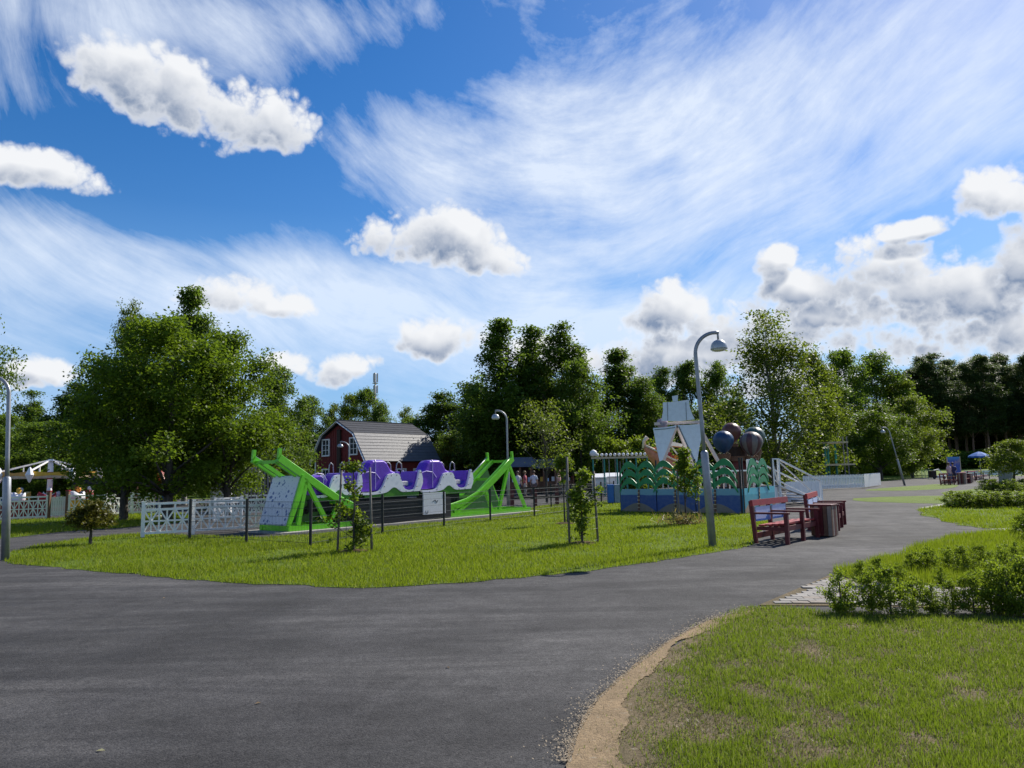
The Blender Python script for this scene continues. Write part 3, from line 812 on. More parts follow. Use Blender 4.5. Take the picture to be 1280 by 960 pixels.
# ------------------------------------------------------------------ paints
WHITE = paint('white_paint', (0.84, 0.83, 0.80), 0.5, 0.06, dirt=(0.55, 0.54, 0.50))
GALV = paint('galvanised_steel', (0.30, 0.31, 0.33), 0.45, 0.15, 0.55, dirt=(0.20, 0.20, 0.20))
BLACK = paint('black_steel', (0.018, 0.018, 0.020), 0.5, 0.2)
GREEN = paint('lime_green_paint', (0.155, 0.56, 0.012), 0.35, 0.10, spec=.5)
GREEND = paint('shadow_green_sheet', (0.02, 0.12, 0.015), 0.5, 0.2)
PURPLE = paint('purple_plastic', (0.125, 0.035, 0.45), 0.28, 0.12, spec=.5)
SHELL = paint('white_plastic', (0.76, 0.76, 0.80), 0.3, 0.05, spec=.5, dirt=(0.55, 0.55, 0.62))
RED = paint('red_paint', (0.30, 0.020, 0.024), 0.45, 0.2, dirt=(0.20, 0.02, 0.02))
DKRED = paint('dark_red_paint', (0.115, 0.012, 0.015), 0.5, 0.25)
PALM = paint('palm_green', (0.016, 0.22, 0.075), 0.4, 0.25)
SAILG = paint('grey_sail_board', (0.62, 0.67, 0.74), 0.6, 0.08, dirt=(0.40, 0.45, 0.50))
SEAM = paint('sail_seam', (0.16, 0.18, 0.20), 0.7)
BROWN = paint('brown_wood', (0.16, 0.08, 0.045), 0.7, 0.3, scale=12)
DKWOOD = paint('dark_wood', (0.045, 0.028, 0.020), 0.8, 0.3, scale=12)
TANW = paint('tan_board', (0.55, 0.45, 0.28), 0.7, 0.15)
PINKW = paint('pale_pink_beam', (0.62, 0.50, 0.46), 0.6, 0.1)
ORANGE = paint('orange_paint', (0.65, 0.22, 0.02), 0.45, 0.12)
YELLOW = paint('yellow_paint', (0.70, 0.42, 0.05), 0.5, 0.12)
BLUE = paint('blue_paint', (0.03, 0.14, 0.45), 0.5, 0.15)
LBLUE = paint('pale_blue_print', (0.42, 0.55, 0.78), 0.5, 0.1)
GREY = paint('grey_board', (0.20, 0.20, 0.22), 0.7, 0.15)
TARP = paint('white_tarp', (0.70, 0.71, 0.72), 0.6, 0.05)
TEAL = paint('teal_paint', (0.02, 0.20, 0.17), 0.5, 0.15)
CONC = MATS['concrete']
GLASS = paint('dark_glass', (0.02, 0.025, 0.035), 0.08, 0.1, spec=.6)

def boards_mat(name, a, b_, per, axis=0, rough=.7):
    m, nt, b = mat_base(name)
    P = nt.n('ShaderNodeTexCoord').outputs['Object']
    n = nt.noise(P, 5.0, 6, .6)
    nt.put(b.inputs['Base Color'], nt.mix(nt.mr(n, .3, .7), a, b_)); b.inputs['Roughness'].default_value = rough
    bump(nt, b, n, .2, .01)
    return m
BARN = boards_mat('barn_red_boards', (0.13, 0.014, 0.012), (0.20, 0.022, 0.018), .15)
def slate_mat():
    m, nt, b = mat_base('grey_roofing')
    P = nt.n('ShaderNodeTexCoord').outputs['Object']
    n = nt.noise(P, 1.5, 6, .6); f = nt.noise(P, 20, 3, .6)
    c = nt.mix(nt.mr(n, .3, .7), (0.10, 0.105, 0.12), (0.16, 0.165, 0.18))
    nt.put(b.inputs['Base Color'], nt.mix(nt.mr(f, .4, .7, 0, .3), c, (.06, .065, .08)))
    b.inputs['Roughness'].default_value = .62
    b.inputs['Specular IOR Level'].default_value = .3
    return m
SLATE = slate_mat()
ROOF_LOW = paint('lower_roof_grey', (0.105, 0.11, 0.125), .6, .12, .0, 2.5, dirt=(.10, .105, .115), spec=.35)  # paler grey for the steep lower slopes of the barn roof
ROOF_UP = paint('upper_roof_dark_grey', (0.055, 0.058, 0.068), .85, .2, .0, 3.0, spec=.2)  # darker, rougher grey for the upper slopes

def splash_mat():                # white sheet printed with blue splashes
    m, nt, b = mat_base('white_sheet_with_blue_splashes')
    P = nt.n('ShaderNodeTexCoord').outputs['Object']
    P2 = nt.vm('ADD', P, nt.vm('SCALE', nt.noise(P, 14, 3, .6, col=True), .06))
    v = nt.n('ShaderNodeTexVoronoi'); v.inputs['Scale'].default_value = 6.2; nt.put(v.inputs['Vector'], P2)
    v2 = nt.n('ShaderNodeTexVoronoi'); v2.inputs['Scale'].default_value = 17.0; nt.put(v2.inputs['Vector'], P2)
    pick = nt.sep(v.outputs['Color'])[0]
    f = nt.m('MULTIPLY', nt.mr(v.outputs['Distance'], .26, .34, 1, 0), nt.mr(pick, .35, .36))
    f2 = nt.m('MULTIPLY', nt.mr(v2.outputs['Distance'], .22, .34, 1, 0), nt.mr(nt.sep(v2.outputs['Color'])[0], .40, .41))
    c = nt.mix(f, (0.62, 0.64, 0.70), (0.07, 0.13, 0.30)); c = nt.mix(nt.m('MULTIPLY', f2, .8), c, (0.12, 0.18, 0.34))
    nt.put(b.inputs['Base Color'], c); b.inputs['Roughness'].default_value = .4
    return m
SPLASH = splash_mat()

# ------------------------------------------------------------------ lamps
def arc_pts(r, h, n=12, a1=math.pi * .5):
    pts = [(0, 0, 1.9), (0, 0, h * .55), (0, 0, h - r)]
    for i in range(1, n + 1):
        a = math.pi - i / n * math.pi * .56
        pts.append((r + r * math.cos(a), 0, h - r + r * math.sin(a)))
    return pts
def make_lamp(label, loc, ang, lean, group, h=4.5):
    t = thing('street_lamp', label, 'street lamp', loc, 0, group)
    a = MB(); a.tube([(0, 0, -.1), (0, 0, 1.95), (0, 0, 2.0)], [.082, .080, .05], 14); a.build('lower_post', GALV, t, True)
    pts = arc_pts(.45, h)
    a = MB(); a.tube(pts, [.043] * 3 + [.040] * (len(pts) - 3), 10); a.build('curved_pole', GALV, t, True)
    e = Vector(pts[-1])
    a = MB(); a.tube([e + Vector((-.02, 0, .03)), e + Vector((-.02, 0, -.16))], .022, 8); a.build('hanger', GALV, t, True)
    c = (e.x - .02, 0, e.z - .36)
    a = MB(); a.lathe([(.02, .21), (.05, .205), (.10, .185), (.145, .14), (.170, .08), (.178, .02), (.178, 0)], 20, c)
    sh = a.build('lamp_shade', paint('lamp_shade_grey', (0.42, 0.44, 0.46), .35, .08, .3), t, True)
    a = MB(); a.lathe([(.16, 0), (.15, -.02), (.10, -.035), (.01, -.04)], 20, (c[0], 0, c[2] - .003)); a.build('lens', paint('frosted_lens', (.7, .7, .68), .3, .05), sh, True)
    t.rotation_euler = (lean[1], lean[0], ang)
    return t
LG = 'curved lamps along the paths'
lamp0 = make_lamp('tall curved lamp with its shade hanging right, beside the red benches', G(891, 684), 0, (rad(-2.2), 0), LG)
l2 = dup(lamp0, 'lamp cut off at the left edge of the photo with a thick lower post', G(6.5, 700)); l2.rotation_euler = (0, rad(2.2), math.pi); l2.scale = (1, 1, .885)
l3 = dup(lamp0, 'curved lamp behind the right end of the green track', at(635, 600, 34)); l3.location.z = 0; l3.rotation_euler = (0, 0, math.pi); l3.scale = (1, 1, 1)
l3.scale.z = at(632, 513, 34).z / 4.5
l4 = dup(lamp0, 'curved lamp standing in front of the barn gable', at(436, 600, 44)); l4.location.z = 0; l4.rotation_euler = (0, 0, math.pi); l4.scale.z = at(434, 552, 44).z / 4.5
l5 = dup(lamp0, 'far leaning lamp on the sliver of grass beside the round lawn tree', G(1131, 607)); l5.rotation_euler = (0, rad(11.5), math.pi); l5.scale.z = 1.08

# ------------------------------------------------------------------ white lattice fences
def lattice(label, a, b, nb, h=.95, col=None, group='white lattice fences', gap=.12, name='lattice_fence', z0=0.0, th=.042):
    a, b = Vector((a[0], a[1], 0)), Vector((b[0], b[1], 0)); d = b - a; L = d.length
    t = thing(name, label, 'fence', (a.x, a.y, z0), math.atan2(d.y, d.x), group)
    pm = MB(); pm.box(-.045, -.045, -.05, .045, .045, h + .05); pm.box(-.055, -.055, h + .05, .055, .055, h + .075); me = pm.mesh('post', WHITE)
    for x in (0, L): shared('post', me, t, (x, 0, 0))
    rm = MB(); rm.box(.045, -.03, -.032, L - .045, .03, .032); me = rm.mesh('rail', WHITE)
    zs = (gap, h - .17, h)
    for z in zs: shared('rail', me, t, (0, 0, z))
    zm = (zs[0] + zs[1]) / 2
    rm = MB(); rm.box(.045, -.012, -.024, L - .045, .012, .024); shared('rail', rm.mesh('rail', WHITE), t, (0, 0, zm))
    wd = L / nb; hh = zs[1] - zs[0] - .05
    vm = MB(); vm.box(-.022, -.017, gap + .034, .022, .017, h - .034); vme = vm.mesh('stile', WHITE)
    v2 = MB(); v2.box(-.020, -.008, gap + .034, .020, .008, h - .205); v2m = v2.mesh('stile', WHITE)
    d1 = MB(); d1.bar((-wd / 2 + .02, 0, -hh / 2), (wd / 2 - .02, 0, hh / 2), th, .022, (0, 1, 0)); d1m = d1.mesh('brace', WHITE)
    d2 = MB(); d2.bar((-wd / 2 + .02, 0, hh / 2), (wd / 2 - .02, 0, -hh / 2), th, .022, (0, 1, 0)); d2m = d2.mesh('brace', WHITE)
    for i in range(nb):
        x = wd * (i + .5)
        shared('brace', d1m, t, (x, .019, zm)); shared('brace', d2m, t, (x, -.021, zm)); shared('stile', v2m, t, (x, .002, 0))
        if i: shared('stile', vme, t, (wd * i, 0, 0))
    if col:
        pn = MB(); pn.box(.06, .05, gap, L - .06, .07, h * .8); pn.build('back_board', col, t)
    return t
lattice('short white lattice fence running left from the black post near the bush', G(178, 672), G(237, 668.5), 3)
lattice('longer white lattice fence passing behind the slanted splash panel', G(241, 668), G(338, 661.5), 5)
lattice('white lattice fence further back, left of the splash panel', at(268, 628, 30).xy, at(302, 626, 31).xy, 3, .85)
lattice('white lattice fence further back, just behind the splash panel', at(308, 620, 34).xy, at(346, 618, 35).xy, 3, .85)
# fence round the carousel
CF = 'white fence round the carousel'
lattice('carousel fence section with red boards, left of the gate', G(-14, 652), G(58, 648.5), 6, 1.0, RED, CF)
lattice('carousel fence section with yellow boards, right of the gate', G(85.5, 647.5), G(128, 645.5), 3, 1.0, YELLOW, CF)
lattice('plain carousel fence section ending at the leafy clump', G(131, 645.5), G(164, 643.5), 3, 1.0, None, CF)
lattice('last carousel fence section, partly behind the maple trunk', G(165, 643.5), G(205, 641.5), 3, 1.0, None, CF)
gate_a, gate_b = G(62, 648.3), G(82, 647.4)
dgt = (gate_b - gate_a); t = thing('carousel_gate', 'white boarded gate between two brown posts in the carousel fence', 'gate', gate_a, math.atan2(dgt.y, dgt.x))
Lg = dgt.length; n = 7
bm_ = MB(); bm_.box(0, -.012, .12, Lg / n - .012, .012, .98); me = bm_.mesh('board', WHITE)
for i in range(n): shared('board', me, t, (i * Lg / n, 0, 0))
a = MB(); a.box(0, .014, .25, Lg, .04, .33); a.box(0, .014, .8, Lg, .04, .88); a.build('rail', WHITE, t)
for x, lab in ((60, 'left'), (83.6, 'right')):
    p = G(x, 648.4 if x < 70 else 647.5)
    t = thing('gate_post', 'brown wooden post on the %s of the carousel gate' % lab, 'post', p, 0, 'brown posts of the carousel gate')
    a = MB(); a.box(-.07, -.07, -.05, .07, .07, 1.22); a.build('post', BROWN, t, bev=.008)
    a = MB(); a.box(-.085, -.085, 1.222, .085, .085, 1.27); a.build('cap', RED, t)

# ------------------------------------------------------------------ carousel
cpos = at(62, 610, 43); cpos.z = 0
t = thing('carousel', 'small white carousel with yellow and red edge boards and white lanterns, behind the lattice fence', 'carousel', cpos)
zt = at(62, 574, 43).z; za = at(62, 594, 43).z
a = MB(); a.tube([(0, 0, .2), (0, 0, zt)], .14, 14); a.build('centre_post', WHITE, t, True)
a = MB(); a.tube([(0, 0, za - .22), (0, 0, za + .18)], .17, 14); a.build('collar', RED, t, True)
a = MB(); a.lathe([(2.6, 0), (2.6, .22), (2.5, .25), (.1, .25)], 28); a.build('platform', RED, t)
NA = 8; RA = 2.55
sp = MB(); sp.bar((.1, 0, zt - .06), (RA, 0, za + .22), .07, .07); spm = sp.mesh('spoke', WHITE)
s2 = MB(); s2.bar((.1, 0, za - .02), (RA, 0, za - .02), .06, .08); s2m = s2.mesh('spoke', WHITE)
st = MB(); st.bar((RA * .55, 0, za + .02), (RA * .55, 0, za + .45), .05, .05); stm = st.mesh('strut', WHITE)
ln = MB(); ln.lathe([(.02, .42), (.06, .36), (.22, .0), (.06, -.36), (.02, -.42)], 8); lnm = ln.mesh('lantern', WHITE)
for i in range(NA):
    an = i * 2 * math.pi / NA + .18
    for me, nm in ((spm, 'spoke'), (s2m, 'spoke'), (stm, 'strut')): shared(nm, me, t, (0, 0, 0), (0, 0, an))
    shared('lantern', lnm, t, (math.cos(an) * (RA + .05), math.sin(an) * (RA + .05), za + .02))
    a2 = an + 2 * math.pi / NA
    p, q = Vector((math.cos(an) * RA, math.sin(an) * RA, za)), Vector((math.cos(a2) * RA, math.sin(a2) * RA, za)); mid = (p + q) / 2
    v = MB(); out = mid.normalized() * .03
    v.prism([p + Vector((0, 0, -.10)), mid + Vector((0, 0, -.03)), q + Vector((0, 0, -.10)), q + Vector((0, 0, .20)), mid + Vector((0, 0, .10)), p + Vector((0, 0, .20))], out)
    v.build('edge_board', YELLOW if i % 2 == 0 else paint('carousel_orange', (.60, .30, .06), .5), t)
    v = MB(); v.prism([p + Vector((0, 0, -.18)), q + Vector((0, 0, -.18)), q + Vector((0, 0, -.105)), mid + Vector((0, 0, -.035)), p + Vector((0, 0, -.105))], out * .6)
    v.build('edge_board', paint('cream_edge', (.55, .42, .28), .6), t)
tub_cols = [RED, ORANGE, TARP, YELLOW, BLUE, SHELL, RED, TARP]
def tub(mbx, L=.9, W_=.5, H_=.55):
    rings = []
    for x, w_, z0, z1 in ((-.5, .25, .25, .75), (-.42, .9, .05, .95), (0, 1, 0, .6), (.3, .95, .02, .62), (.46, .7, .1, .9), (.5, .3, .3, .7)):
        rings.append([(x * L, -w_ * W_ / 2, z0 * H_), (x * L, w_ * W_ / 2, z0 * H_), (x * L, w_ * W_ / 2 * .9, z1 * H_), (x * L, -w_ * W_ / 2 * .9, z1 * H_)])
    mbx.loft(rings); return mbx
for i in range(8):
    an = i * math.pi / 4 + .5
    me = tub(MB()).mesh('ride_seat', tub_cols[i], True)
    o = shared('ride_seat', me, t, (math.cos(an) * 2.0, math.sin(an) * 2.0, .62), (0, 0, an + math.pi / 2))
    a = MB(); a.tube([(0, 0, -.37), (0, 0, .05)], .03, 6); a.build('stem', GALV, o)
    a = MB(); a.lathe([(.02, -.16), (.10, -.12), (.13, 0), (.09, .12), (.01, .15)], 10, (.1, 0, .62)); a.build('figure_head', [TARP, ORANGE, YELLOW][i % 3], o, True)

# ------------------------------------------------------------------ wire mesh fence on black posts
def mesh_fence(label, pts, h=1.08):
    t = thing('mesh_fence', label, 'fence', (pts[0][0], pts[0][1], 0))
    o = Vector((pts[0][0], pts[0][1], 0))
    pm = MB(); pm.box(-.03, -.03, -.05, .03, .03, h); pm.box(-.034, -.034, h, .034, .034, h + .02); pme = pm.mesh('post', BLACK)
    for i, p in enumerate(pts):
        shared('post', pme, t, Vector((p[0], p[1], 0)) - o)
        if i + 1 < len(pts):
            q = Vector((pts[i + 1][0], pts[i + 1][1], 0)) - o; p_ = Vector((p[0], p[1], 0)) - o
            d = q - p_; L = d.length; u = d / L; mw = MB()
            for z in (.08, .28, .48, .68, .88, 1.03): mw.tube([p_ + Vector((0, 0, z)), q + Vector((0, 0, z))], .005, 3, False)
            k = int(L / .055)
            for j in range(1, k):
                b0 = p_ + u * (j * L / k)
                mw.tube([b0 + Vector((0, 0, .04)), b0 + Vector((0, 0, 1.05))], .0025, 3, False)
            tag(mw.build('wire_panel', paint('dark_wire', (.05, .055, .06), .4, .2, .6), t), kind='stuff')
    return t
mesh_fence('wire fence on black posts along the front of the green ride', [G(*p).xy for p in ((237, 674), (308, 678), (388, 683), (478, 668), (555, 658), (613, 652), (668, 646), (714, 640), (752, 634))])
mesh_fence('second wire fence on black posts behind the young staked tree', [G(*p).xy for p in ((689, 634), (752, 630), (768, 627))])

# ------------------------------------------------------------------ green ride
ra, rb = G(361, 666), G(655, 640); rd = rb - ra
ride = thing('green_track_ride', 'lime green U shaped track ride with a splash printed panel at its left end', 'amusement ride', ra, math.atan2(rd.y, rd.x))
RW = 1.45
a = MB(); a.box(-.5, -.35, -.03, 12.4, RW + .4, .03); a.build('concrete_slab', CONC, ride)
RAILP = [(-.34, 2.22), (.3, 1.84), (1.0, 1.43), (1.9, .90), (2.6, .60), (3.4, .42), (4.6, .36), (6.0, .36), (7.2, .42), (8.0, .58), (8.8, .88), (9.6, 1.35), (10.3, 1.80), (10.9, 2.24)]
def rail(y, yy):
    m_ = MB(); rings = []
    for i, (x, z) in enumerate(RAILP):
        p0 = RAILP[max(0, i - 1)]; p1 = RAILP[min(len(RAILP) - 1, i + 1)]
        d = Vector((p1[0] - p0[0], p1[1] - p0[1])).normalized(); n_ = Vector((-d.y, d.x))
        rings.append([(x + n_.x * k, q, z + n_.y * k) for q, k in ((y, -.12), (yy, -.12), (yy, .085), (y, .085))])
    m_.loft(rings); return m_
for y in (.0, RW - .13):
    rail(y, y + .13).build('rail', GREEN, ride)
    k = MB(); P_ = [(x, y + .065, z + .105) for x, z in RAILP]; k.tube(P_, .03, 6); k.build('running_tube', GREEN if y == 0 else GALV, ride, True)
    for x, z, s_ in ((-.34, 2.22, -1), (10.9, 2.24, 1)):
        e = MB(); e.bar((x, y + .065, z - .02), (x - s_ * .03, y + .065, z + .27), .10, .09); e.build('end_stop', GREEN, ride)
for y in (.30, RW - .38):
    m_ = MB(); m_.bar((-.30, y, 2.12), (1.9, y, .82), .10, .12); m_.build('inner_beam', GREEN, ride)
    m_ = MB(); m_.bar((10.85, y, 2.14), (8.6, y, .66), .10, .12); m_.build('inner_beam', GREEN, ride)
for x, z in ((-.25, 2.10), (.9, 1.40), (1.85, .82), (8.75, .74), (9.8, 1.40), (10.83, 2.12)):
    m_ = MB(); m_.box(x - .05, .132, z - .05, x + .05, RW - .132, z + .05); m_.build('cross_bar', GREEN, ride)
for x0, x1 in ((-.02, 3.15), (6.3, 12.0)):
    for y in (-.02, RW - .12):
        m_ = MB(); m_.box(x0, y, .035, x1, y + .14, .19); m_.build('base_beam', GREEN, ride)
for x in (.0, 3.0, 6.32, 11.86):
    m_ = MB(); m_.box(x, .122, .036, x + .12, RW - .122, .185); m_.build('base_beam', GREEN, ride)
BR = [(.0, .19, .60, 1.58), (.62, 1.5, 1.45, .19), (1.5, .19, 1.95, .82), (.62, 1.5, .35, .19),
      (11.7, .19, 10.65, 1.95), (10.6, 1.9, 9.95, .19), (9.5, .19, 9.1, 1.0), (8.9, .9, 7.4, .19), (7.35, .19, 7.3, .4), (11.6, .25, 11.0, .19)]
for y in (.0, RW - .1):
    for x0, z0, x1, z1 in BR[:-1]:
        m_ = MB(); m_.bar((x0, y + .05, z0), (x1, y + .05, z1), .125, .10, (0, 1, 0)); m_.build('brace', GREEN, ride)
# dark green closing sheets on the far side
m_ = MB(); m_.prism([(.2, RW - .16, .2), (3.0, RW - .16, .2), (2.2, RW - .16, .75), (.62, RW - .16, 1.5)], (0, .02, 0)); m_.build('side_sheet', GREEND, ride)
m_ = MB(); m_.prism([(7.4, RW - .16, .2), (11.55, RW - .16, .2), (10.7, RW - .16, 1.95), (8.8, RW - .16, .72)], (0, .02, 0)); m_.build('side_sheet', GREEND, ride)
# splash panel, leaning against the left end
m_ = MB(); m_.prism([(-.02, .06, .20), (-.02, RW - .02, .20), (.47, RW - .02, 1.66), (.47, .06, 1.66)], (-.05, 0, .017)); m_.build('splash_panel', SPLASH, ride)
m_ = MB(); m_.bar((-.03, .0, .19), (.48, .0, 1.68), .10, .08, (0, 1, 0)); m_.build('panel_edge', GREEN, ride)
m_ = MB(); m_.box(2.5, -.06, .05, 7.0, RW - .12, .80); m_.build('machine_housing', paint('dark_housing', (.02, .02, .022), .5, .2), ride)
for i in range(6):
    m_ = MB(); m_.box(2.52, -.084, .16 + i * .11, 5.5, -.062, .20 + i * .11); m_.build('louvre', BLACK, ride)
m_ = MB(); m_.box(5.52, -.11, .22, 6.66, -.064, .98); wp = m_.build('notice_panel', TARP, ride)
m_ = MB()
for pts in (((5.98, .66), (6.12, .72)), ((6.1, .72), (6.2, .62)), ((6.2, .62), (6.24, .70)), ((5.62, .27), (5.62, .36)), ((5.62, .27), (5.74, .27)), ((5.74, .27), (5.74, .36)), ((6.54, .82), (6.54, .92)), ((6.54, .82), (6.6, .82))):
    m_.bar((pts[0][0], -.114, pts[0][1]), (pts[1][0], -.114, pts[1][1]), .02, .006, (0, 1, 0))
m_.build('black_mark', BLACK, wp)

def spline(P, n=6):
    out = []
    for i in range(len(P) - 1):
        p0, p1, p2, p3 = P[max(0, i - 1)], P[i], P[i + 1], P[min(len(P) - 1, i + 2)]
        for k in range(n):
            t_ = k / n; out.append(tuple(.5 * (2 * b + (c - a_) * t_ + (2 * a_ - 5 * b + 4 * c - d) * t_ ** 2 + (3 * b - a_ - 3 * c + d) * t_ ** 3) for a_, b, c, d in zip(p0, p1, p2, p3)))
    out.append(tuple(P[-1])); return out
def make_car(label, with_hood=True):
    c = thing('ride_car', label, 'ride car', (0, 0, 0), ride.rotation_euler.z, 'purple and white ride cars')
    top = spline([(0, .08), (.60, .09), (.88, .26), (1.08, .60), (1.30, .69), (1.62, .67), (1.78, .38), (1.94, .14), (2.36, .14), (2.52, .42), (2.62, .74), (2.70, .78), (2.80, .40), (2.66, .08)], 5)
    bot = spline([(2.66, .06), (2.2, .05), (1.75, .06), (1.40, .22), (1.05, .06), (.55, .0), (0, .0)], 5)
    for y in (.0, .86):
        m_ = MB(); m_.prism([(x, y, z) for x, z in top + bot], (0, .09, 0)); m_.build('side_shell', SHELL, c, False)
        m_ = MB(); m_.prism([(.1, y + .02, -.10), (2.6, y + .02, -.10), (2.6, y + .02, .035)] + [(x, y + .02, z - .012) for x, z in bot[4:-2]] + [(.1, y + .02, -.01)], (0, .06, 0)); m_.build('skirt', paint('shaded_green_skirt', (0.06, 0.22, 0.012), .4, .15) if y == 0 else GREEND, c)  # skirt green darkened to stand for the shade under the car
        m_ = MB()
        for k in range(16):
            x, z = top[3 + k * 4] if 3 + k * 4 < len(top) else top[-3]
            m_.lathe([(.018, 0), (.018, .012), (.004, .014)], 6, (0, 0, 0)); n0 = len(m_.v) - 18
            yo = y - .012 if y == 0 else y + .102
            for q in range(n0, len(m_.v)):
                vx, vy, vz = m_.v[q]; m_.v[q] = (x + vx, yo - (vz if y == 0 else -vz), z - .07 + vy)
        tag(m_.build('bolts', BLACK, c), kind='stuff')
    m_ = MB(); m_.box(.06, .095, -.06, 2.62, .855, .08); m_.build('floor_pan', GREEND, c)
    # high purple hood with the first seat back
    HD = Vector((.06, 0, 0)) if with_hood else None
    hood = [(.05, .08), (.02, .55), (.12, .66), (.5, .70), (.82, .5), (.82, .12)] if not with_hood else [(-.02, .10), (.02, .68), (.22, .80), (.40, 1.06), (.52, 1.14), (.98, 1.15), (1.12, 1.08), (1.30, .82), (1.55, .70), (1.30, .60), (1.0, .50), (.82, .12)]
    rings = []
    for y, s_, dz in ((.10, .94, -.05), (.15, 1, 0), (.34, 1.0, .02), (.56, 1, 0), (.62, .94, -.05)):
        rings.append([(.72 + (x - .7) * s_ * (1.06 if with_hood else 1), y, (z + (dz if z > .6 else 0)) * (1.0 if with_hood else 1)) for x, z in hood])
    m_ = MB(); m_.loft(rings); h_ = m_.build('hood' if with_hood else 'low_nose', PURPLE, c, False, .02)
    m_ = MB()
    m_.tube([(.62, .085, .16), (.62, .085, .66)] if not with_hood else [(.62, .085, .16), (.62, .085, .72), (.64, .10, 1.10), (.66, .15, 1.17)], .014, 6); m_.tube([(.02, .085, .70), (.3, .085, .76), (.62, .085, .72), (.82, .085, .52)], .014, 6)
    m_.build('piping', paint('lilac_trim', (.45, .36, .75), .35, .05), h_)
    # second seat tub and curved front
    tubp = [(1.55, .10), (1.62, .74), (1.74, .76), (1.86, .30), (2.05, .22), (2.30, .24), (2.44, .36), (2.52, .76), (2.62, .76), (2.62, .10)]
    m_ = MB(); m_.prism([(x, .095, z) for x, z in tubp], (0, .76, 0)); m_.build('seat_tub', PURPLE, c, False, .015)
    m_ = MB(); m_.box(1.88, .13, .26, 2.20, .82, .42); m_.build('seat_cushion', paint('grey_cushion', (.42, .40, .46), .6), c, False, .03)
    for y in (.2, .76):
        m_ = MB(); m_.tube([(1.66, y, .70), (1.70, y, 1.02), (1.80, y, 1.10), (1.92, y, 1.02), (1.96, y, .74)], .022, 7); m_.build('grab_bar', GALV, c, True)
    m_ = MB(); m_.box(.4, .3, -.44, 2.3, .7, -.065); m_.build('bogie', BLACK, c)
    for x in (.55, 2.05):
        for y in (.10, .84):
            m_ = MB(); m_.tube([(x, y, -.40), (x, y + .07, -.40)], .13, 12); m_.build('wheel', BLACK, c)
    return c
u = Vector((rd.x, rd.y, 0)).normalized(); vv = Vector((-u.y, u.x, 0))
cars = []
for i, (s_, lab, z) in enumerate(((5.68, 'right car with its purple hood nearest the right end of the green track', 1.0), (2.92, 'middle purple and white car of the green track ride', 1.0), (.95, 'left car half hidden by the staked young tree', .98))):
    c = make_car(lab) if i == 0 else dup(cars[0], lab) if i == 1 else make_car(lab, False)
    c.location = ra + u * s_ + vv * .10; c.location.z = z; c.rotation_euler = (0, 0, ride.rotation_euler.z); cars.append(c)
    if i == 2: c.scale.x = .70

# ------------------------------------------------------------------ red barn
cx_, cy_ = -12.3, 62.0
lu = Vector((.63, .777, 0)).normalized(); gu = Vector((-lu.y, lu.x, 0))    # along the barn, across the gable
barn = thing('red_barn', 'dark red barn with a grey gambrel roof and white window frames', 'barn', (cx_, cy_, 0), math.atan2(lu.y, lu.x))
GW, BL = 7.3, 8.5
def gx(y, z, o=0): return (o, y, z)
prof = [(0.25, 0), (0.25, 3.05), (1.55, 5.15), (GW / 2, 6.25), (GW - 1.55, 5.15), (GW - .25, 3.05), (GW - .25, 0)]
m_ = MB(); m_.prism([(.25, y, z) for y, z in prof], (BL - .5, 0, 0)); m_.build('wall', BARN, barn)
bd = MB(); bd.box(-.03, -.012, 0, 0, .012, 1); 
for i in range(26):
    y = .38 + i * (GW - .76) / 25
    zt_ = np.interp(y, [p[0] for p in prof[1:6]], [p[1] for p in prof[1:6]]) - .12
    m_ = MB(); m_.box(.215, y - .02, .05, .247, y + .02, zt_); m_.build('batten', BARN, barn)
roofp = [(-.18, 2.86), (1.42, 5.30), (GW / 2, 6.46), (GW - 1.42, 5.30), (GW + .18, 2.86)]
rows = {0: 9, 1: 5, 2: 5, 3: 9}
for k in range(4):
    (y0, z0), (y1, z1) = roofp[k], roofp[k + 1]
    n = rows[k]
    for j in range(n):                           # overlapping courses of roofing
        t0, t1 = j / n, (j + 1) / n
        if k >= 2: t0, t1 = 1 - (j + 1) / n, 1 - j / n
        A, B = (y0 + (y1 - y0) * t0, z0 + (z1 - z0) * t0), (y0 + (y1 - y0) * t1, z0 + (z1 - z0) * t1)
        nx, nz = -(z1 - z0), (y1 - y0); l_ = math.hypot(nx, nz); nx, nz = nx / l_, nz / l_
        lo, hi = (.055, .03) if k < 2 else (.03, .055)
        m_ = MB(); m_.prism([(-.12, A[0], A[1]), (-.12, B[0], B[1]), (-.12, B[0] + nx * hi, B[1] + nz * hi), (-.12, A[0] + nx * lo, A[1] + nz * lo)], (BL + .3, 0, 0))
        m_.build('roof_course', ROOF_LOW if k in (0, 3) else ROOF_UP, barn)
for k in range(4):
    (y0, z0), (y1, z1) = roofp[k], roofp[k + 1]
    m_ = MB(); m_.bar((-.15, y0, z0 - .09), (-.15, y1, z1 - .09), .05, .20, (1, 0, 0)); m_.build('barge_board', WHITE, barn)
m_ = MB(); m_.box(-.13, GW / 2 - .12, 6.47, BL + .2, GW / 2 + .12, 6.54); m_.build('ridge_cap', SLATE, barn)
for y in (.23, GW - .23):
    m_ = MB(); m_.box(.19, y - .07, 0, .24, y + .07, 3.0); m_.build('corner_board', WHITE, barn)
m_ = MB(); m_.box(.05, GW / 2 - .22, .1, .21, GW / 2 + .22, 5.7); m_.build('chimney_casing', DKWOOD, barn)
